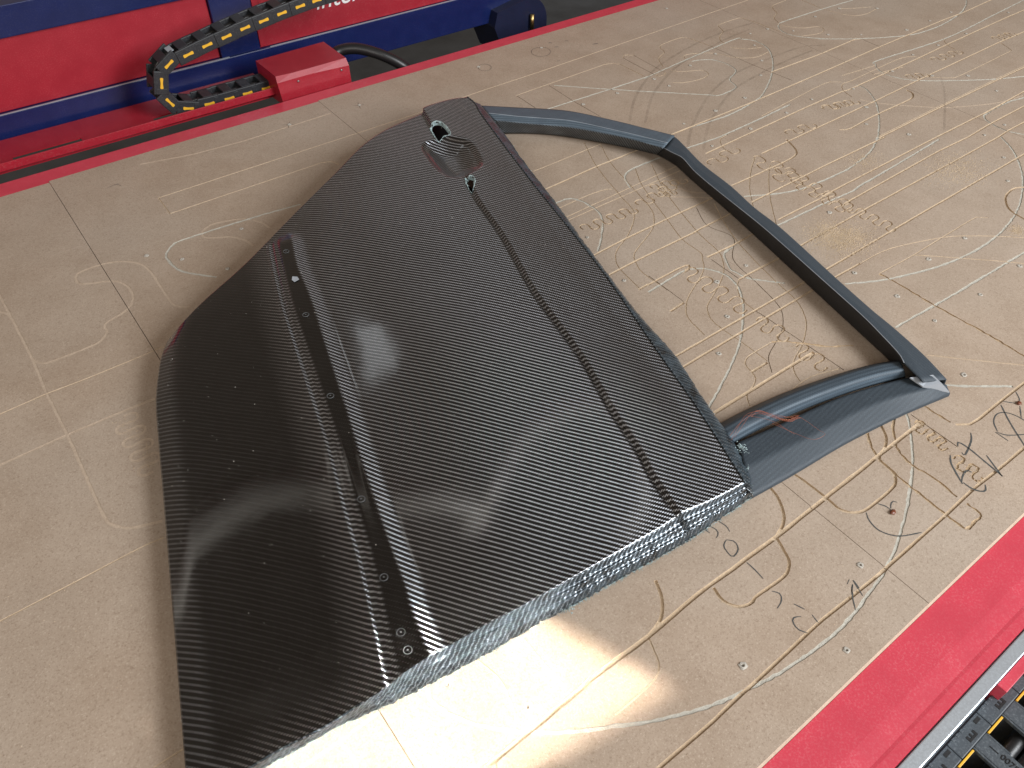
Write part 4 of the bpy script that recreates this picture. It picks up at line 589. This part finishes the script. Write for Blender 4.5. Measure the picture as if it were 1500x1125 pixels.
# foot with rounded end and bolt
V, F = [], []; N = 10; pts = [(1.33, -.15), (1.29, -.058), (1.30, -.02), (1.42, .0)] + [(1.40 + .075 * math.sin(a), -.075 + .075 * math.cos(a)) for a in np.linspace(.2, math.pi / 2, N)] + [(1.475, -.15)]
for yy in (1.77, 1.90): V += [(x - .6, yy - 1.8, z + .1) for x, z in pts]
k = len(pts); F = [tuple(range(k)), tuple(range(2 * k - 1, k - 1, -1))] + [(i, k + i, k + (i + 1) % k, (i + 1) % k) for i in range(k)]
ft = link('foot_bracket', mesh('foot_bracket', V, F), beam, ('navy',))
tb = tube('bolt', [(1.415 - .6, 1.762 - 1.8, -.085 + .1), (1.415 - .6, 1.762 - 1.8, -.045 + .1)], .006, 'brass', ft, 8)
def text(name, s, size, loc, xdir, updir, mat, parent, po, shear=0.0, ext=.0003):
    cu = bpy.data.curves.new(name, 'FONT'); cu.body = s; cu.size = size; cu.shear = shear; cu.extrude = ext; tmp = bpy.data.objects.new(name + '_tmp', cu); me = bpy.data.meshes.new_from_object(tmp); bpy.data.objects.remove(tmp); bpy.data.curves.remove(cu)
    xd = Vector(xdir).normalized(); ud = Vector(updir).normalized(); nd = xd.cross(ud); m = Matrix((xd, ud, nd)).transposed().to_4x4(); m.translation = Vector(loc) - po; me.transform(m); me.materials.clear(); return link(name, me, parent, (mat,))
text('white_lettering', 'inter', .062, (.790, 1.8072, .083), (1, 0, 0), (0, 0, 1), 'white', beam, bo_, .25)
link_label = None

# cable tray
tray = tag(empty('cable_tray', (.1, 1.70, -.03)), 'red sheet metal cable tray with slots along the far rail', 'cable tray'); to = Vector((.1, 1.70, -.03))
o = boxes('tray_floor', [(-.2, .60, 1.6520, 1.6885, -.0150, -.0122), (-.2, .60, 1.7045, 1.785, -.0150, -.0122), (-.2, .055, 1.6885, 1.7045, -.0150, -.0122), (.187, .335, 1.6885, 1.7045, -.0150, -.0122), (.46, .60, 1.6885, 1.7045, -.0150, -.0122)], 'red', tray, 0); o.data.transform(Matrix.Translation(-to))
o = boxes('front_lip', [(-.2, .60, 1.6325, 1.6352, -.0010, .0145)], 'red', tray, .0006); o.data.transform(Matrix.Translation(-to))

# drag chain with yellow inserts
chain = tag(empty('cable_chain', (.45, 1.683, 0)), 'black cable drag chain with yellow inserts curling back on itself in the red tray', 'cable chain'); co = np.array((.45, 1.683, 0))
CC = np.array([(.6244, .0051), (.5801, .0051), (.5359, .0051), (.4937, .0050), (.449, .0051), (.4031, .0078), (.3702, .0303), (.3654, .0727), (.391, .1058), (.4339, .1155), (.4765, .1242), (.5197, .132), (.5628, .1397), (.6055, .1456), (.6485, .1514), (.692, .1569), (.7323, .1604), (.775, .1635), (.818, .166)])
def link_mesh():
    bm = bmesh.new(); L = .0238; Hh = .0150
    def bxm(b, bev=.001):
        m = boxmesh('t', b, bev); bm.from_mesh(m); bpy.data.meshes.remove(m)
    for y0, y1 in ((-.0235, -.0185), (.0185, .0235)): bxm((-L, L, y0, y1, -Hh, Hh), .002)
    for zz in (Hh - .0035, -Hh): bxm((-.0125, .0085, -.0187, .0187, zz, zz + .0035))
    bxm((-L + .001, -L + .012, -.0245, -.0230, -Hh + .004, Hh - .004), .0006)
    me = bpy.data.meshes.new('chain_link'); bm.to_mesh(me); bm.free(); me.materials.append(MAT['chain']); return me
def insert_mesh():
    P = []
    for k in range(24):
        a = 2 * math.pi * k / 24; x = .0112 * math.cos(a); r = .0022 + .0028 * abs(math.cos(a)) ** 2; P.append((x, r * math.copysign(abs(math.sin(a)) ** .5, math.sin(a))))
    V = [(x, -.0249, z) for x, z in P] + [(x, -.0234, z) for x, z in P]; F = [tuple(range(24)), tuple(range(47, 23, -1))] + [(i, 24 + i, 24 + (i + 1) % 24, (i + 1) % 24) for i in range(24)]
    me = mesh('yellow_insert', V, F); me.materials.append(MAT['yellow']); return me
LM, IM = link_mesh(), insert_mesh()
TT = np.gradient(CC, axis=0)
for k in range(len(CC)):
    o = bpy.data.objects.new('chain_link', LM); C.objects.link(o); o.parent = chain; o.location = (CC[k, 0] - co[0], 1.683 - co[1], CC[k, 1] - co[2]); an = math.atan2(TT[k, 1], TT[k, 0]); o.rotation_euler = (0, -an, 0); o.scale = (1, 1 if k % 2 else .97, 1 if k % 2 else .985)
    i2 = bpy.data.objects.new('yellow_insert', IM); C.objects.link(i2); i2.parent = o
cp = catmull(CC, 6)
for dy, dn in ((-.008, .002), (.004, -.003), (.011, .003)):
    tn = np.gradient(cp, axis=0); tn /= np.linalg.norm(tn, axis=1)[:, None]; tube('cable', [(p[0] - t[1] * dn - co[0], 1.683 + dy - co[1], p[1] + t[0] * dn) for p, t in zip(cp, tn)], .0042, 'cable', chain, 8)
k = 9; o = boxes('grey_tie', [(-.006, .006, -.012, .014, .0148, .0162)], 'tape', chain, .0004); o.location = (.409 - co[0], 0, .1095); o.rotation_euler = (0, -.25, 0)

# red junction box where the chain ends
bx0 = Vector((.67, 1.64, -.02)); jb = tag(empty('junction_box', bx0), 'red painted sheet metal box with chamfered front edge at the end of the chain', 'junction box')
top = [(.585, 1.716), (.762, 1.722), (.752, 1.588), (.745, 1.581), (.668, 1.567), (.632, 1.566), (.586, 1.591)]
V = [(x, y, .045) for x, y in top[:2]] + [(.7555, 1.612, .045), (.746, 1.604, .045), (.668, 1.592, .045), (.630, 1.592, .045), (.586, 1.618, .045)]
V = [Vector(v_) for v_ in [(.588, 1.714, .045), (.760, 1.721, .045), (.750, 1.578, .045), (.672, 1.562, .045), (.622, 1.562, .045), (.586, 1.588, .045)]]
bot = [Vector(v_) for v_ in [(.588, 1.714, -.02), (.762, 1.721, -.02), (.764, 1.6085, -.02), (.68, 1.6085, -.02), (.63, 1.6085, -.02), (.5935, 1.6085, -.02)]]
mid = [Vector(v_) for v_ in [(.588, 1.714, .030), (.762, 1.721, .030), (.7625, 1.6080, .029), (.672, 1.6080, .0335), (.622, 1.6080, .0335), (.588, 1.6080, .033)]]
V[2] = Vector((.760, 1.6140, .0450)); V[3] = Vector((.672, 1.6120, .0450)); V[4] = Vector((.625, 1.6120, .0450)); V[5] = Vector((.590, 1.6160, .0450))
k = 6; VV = [tuple(p - bx0) for p in V + mid + bot]; F = [tuple(range(k))[::-1]] + [(i, (i + 1) % k, k + (i + 1) % k, k + i) for i in range(k)] + [(k + i, k + (i + 1) % k, 2 * k + (i + 1) % k, 2 * k + i) for i in range(k)]
me = mesh('box_shell', VV, F); bm = bmesh.new(); bm.from_mesh(me); bmesh.ops.recalc_face_normals(bm, faces=bm.faces); bm.to_mesh(me); bm.free(); link('box_shell', me, jb, ('red',))
for x, z in ((.636, .026), (.742, .024)): tube('screw', [(x - bx0.x, 1.6085 - bx0.y, z - bx0.z), (x - bx0.x, 1.6055 - bx0.y, z - bx0.z)], .0022, 'steel', jb, 10)
cd = catmull([(.752, 1.70, .010), (.790, 1.705, .022), (.83, 1.685, .024), (.88, 1.648, .006), (.925, 1.622, -.03), (.96, 1.62, -.09), (.97, 1.63, -.3)], 26)
tag(tube('conduit', cd, .0135, 'cable', None, 14, .90), 'black corrugated conduit arching out of the red box', 'conduit')

# ------------------------------------------------------------------ near cable chain, bottom right corner
nc = tag(empty('cable_chain', (.6, -.10, -.05)), 'dusty grey cable chain beside the near red rail, in the bottom right corner', 'cable chain'); no = Vector((.6, -.10, -.05))
PT = .0565
def nlink():
    bm = bmesh.new()
    def bxm(b, bev=.0012):
        m = boxmesh('t', b, bev); bm.from_mesh(m); bpy.data.meshes.remove(m)
    h = PT / 2
    bxm((-h + .0003, h - .0003, -.002, .0155, -.034, 0.0), .0012)      # near side plate (towards the rail)
    bxm((-h + .0003, h - .0003, -.118, -.101, -.034, 0.0), .0012)
    bxm((-.006, .016, -.101, -.002, -.004, -.0006), .001)          # cross bar
    bxm((-h + .0003, h - .0003, -.1012, -.0018, -.0336, -.0315), 0)
    bxm((.016, .0185, -.030, -.002, -.006, -.001), .0008); bxm((-.0085, -.006, -.030, -.002, -.006, -.001), .0008)
    for x in (-.020, -.0125, -.005): bxm((x, x + .004, .0128, .0158, -.010, .0006), .0004)
    me = bpy.data.meshes.new('chain_link'); bm.to_mesh(me); bm.free(); me.materials.append(MAT['greychain']); return me
NL = nlink()
YM = boxmesh('yellow_clip', (-.014, .0135, -.0050, -.0028, -.006, .0007), .0004); YM.materials.append(MAT['yellow'])
def comb():
    bm = bmesh.new()
    for b in ((-.004, .010, .0020, .0042, -.001, .0005), (-.004, -.001, .0042, .0076, -.001, .0005), (.0015, .0040, .0042, .0076, -.001, .0005), (.007, .010, .0042, .0076, -.001, .0005)):
        m = boxmesh('t', b, 0); bm.from_mesh(m); bpy.data.meshes.remove(m)
    me = bpy.data.meshes.new('slot_comb'); bm.to_mesh(me); bm.free(); me.materials.append(MAT['cable']); return me
CM = comb()
SM = boxmesh('dark_slot', (.0, .009, .0088, .0126, -.001, .0004), 0); SM.materials.append(MAT['cable'])
for k in range(-4, 9):
    o = bpy.data.objects.new('chain_link', NL); C.objects.link(o); o.parent = nc; o.location = (.573 + k * PT - no.x, -.0645 - no.y, -.030 - no.z)
    for nm, mm, lx in (('yellow_clip', YM, .032), ('slot_comb', CM, -.002), ('dark_slot', SM, .016)):
        c = bpy.data.objects.new(nm, mm); C.objects.link(c); c.parent = o; c.location = (lx - .0, 0, 0)
text('moulded_number', '\u2014 0075 \u2014', .0095, (.5775, -.0765, -.0302), (0, -1, 0), (1, 0, 0), 'cable', nc, no)
for dy in (-.028, -.046, -.064, -.082): tube('cable', [(-.9, -.0645 + dy - no.y, -.047 - no.z), (0, -.0645 + dy - no.y, -.048 - no.z), (.9, -.0645 + dy - no.y, -.047 - no.z)], .0085, 'cable', nc, 12)
rb = boxes('stop_block', [(.632, .90, -.0560, -.0452, -.045, -.0100)], 'redrail', None, .0008); tag(rb, 'short red bar bolted outside the aluminium strip beside the grey chain', 'bar')

# extraction hose hanging over the table, seen mirrored in the door lacquer
hp = catmull([(-1.0, 1.50, .20), (-.639, 1.524, .565), (-.413, 1.495, .804), (-.155, 1.43, .964), (.067, 1.299, 1.083), (.214, 1.182, 1.143), (.367, 1.041, 1.185), (.56, .90, 1.26), (.70, .84, 1.42), (.74, .84, 1.7)], 20)
tag(tube('extraction_hose', hp, .066, 'hose', None, 20, .90), 'pale ribbed extraction hose hanging above the table, mirrored in the door lower panel', 'hose')
hp = catmull([(.80, .80, 1.7), (.80, .80, 1.35), (.831, .818, 1.15), (.985, .892, 1.089), (1.149, .871, 1.031), (1.217, .78, 1.019), (1.192, .652, 1.054), (1.16, .56, 1.2), (1.15, .52, 1.6)], 20)
tag(tube('air_line', hp, .030, 'hose', None, 14, .94), 'slim looped air line hanging above the table, mirrored in the door centre', 'hose')
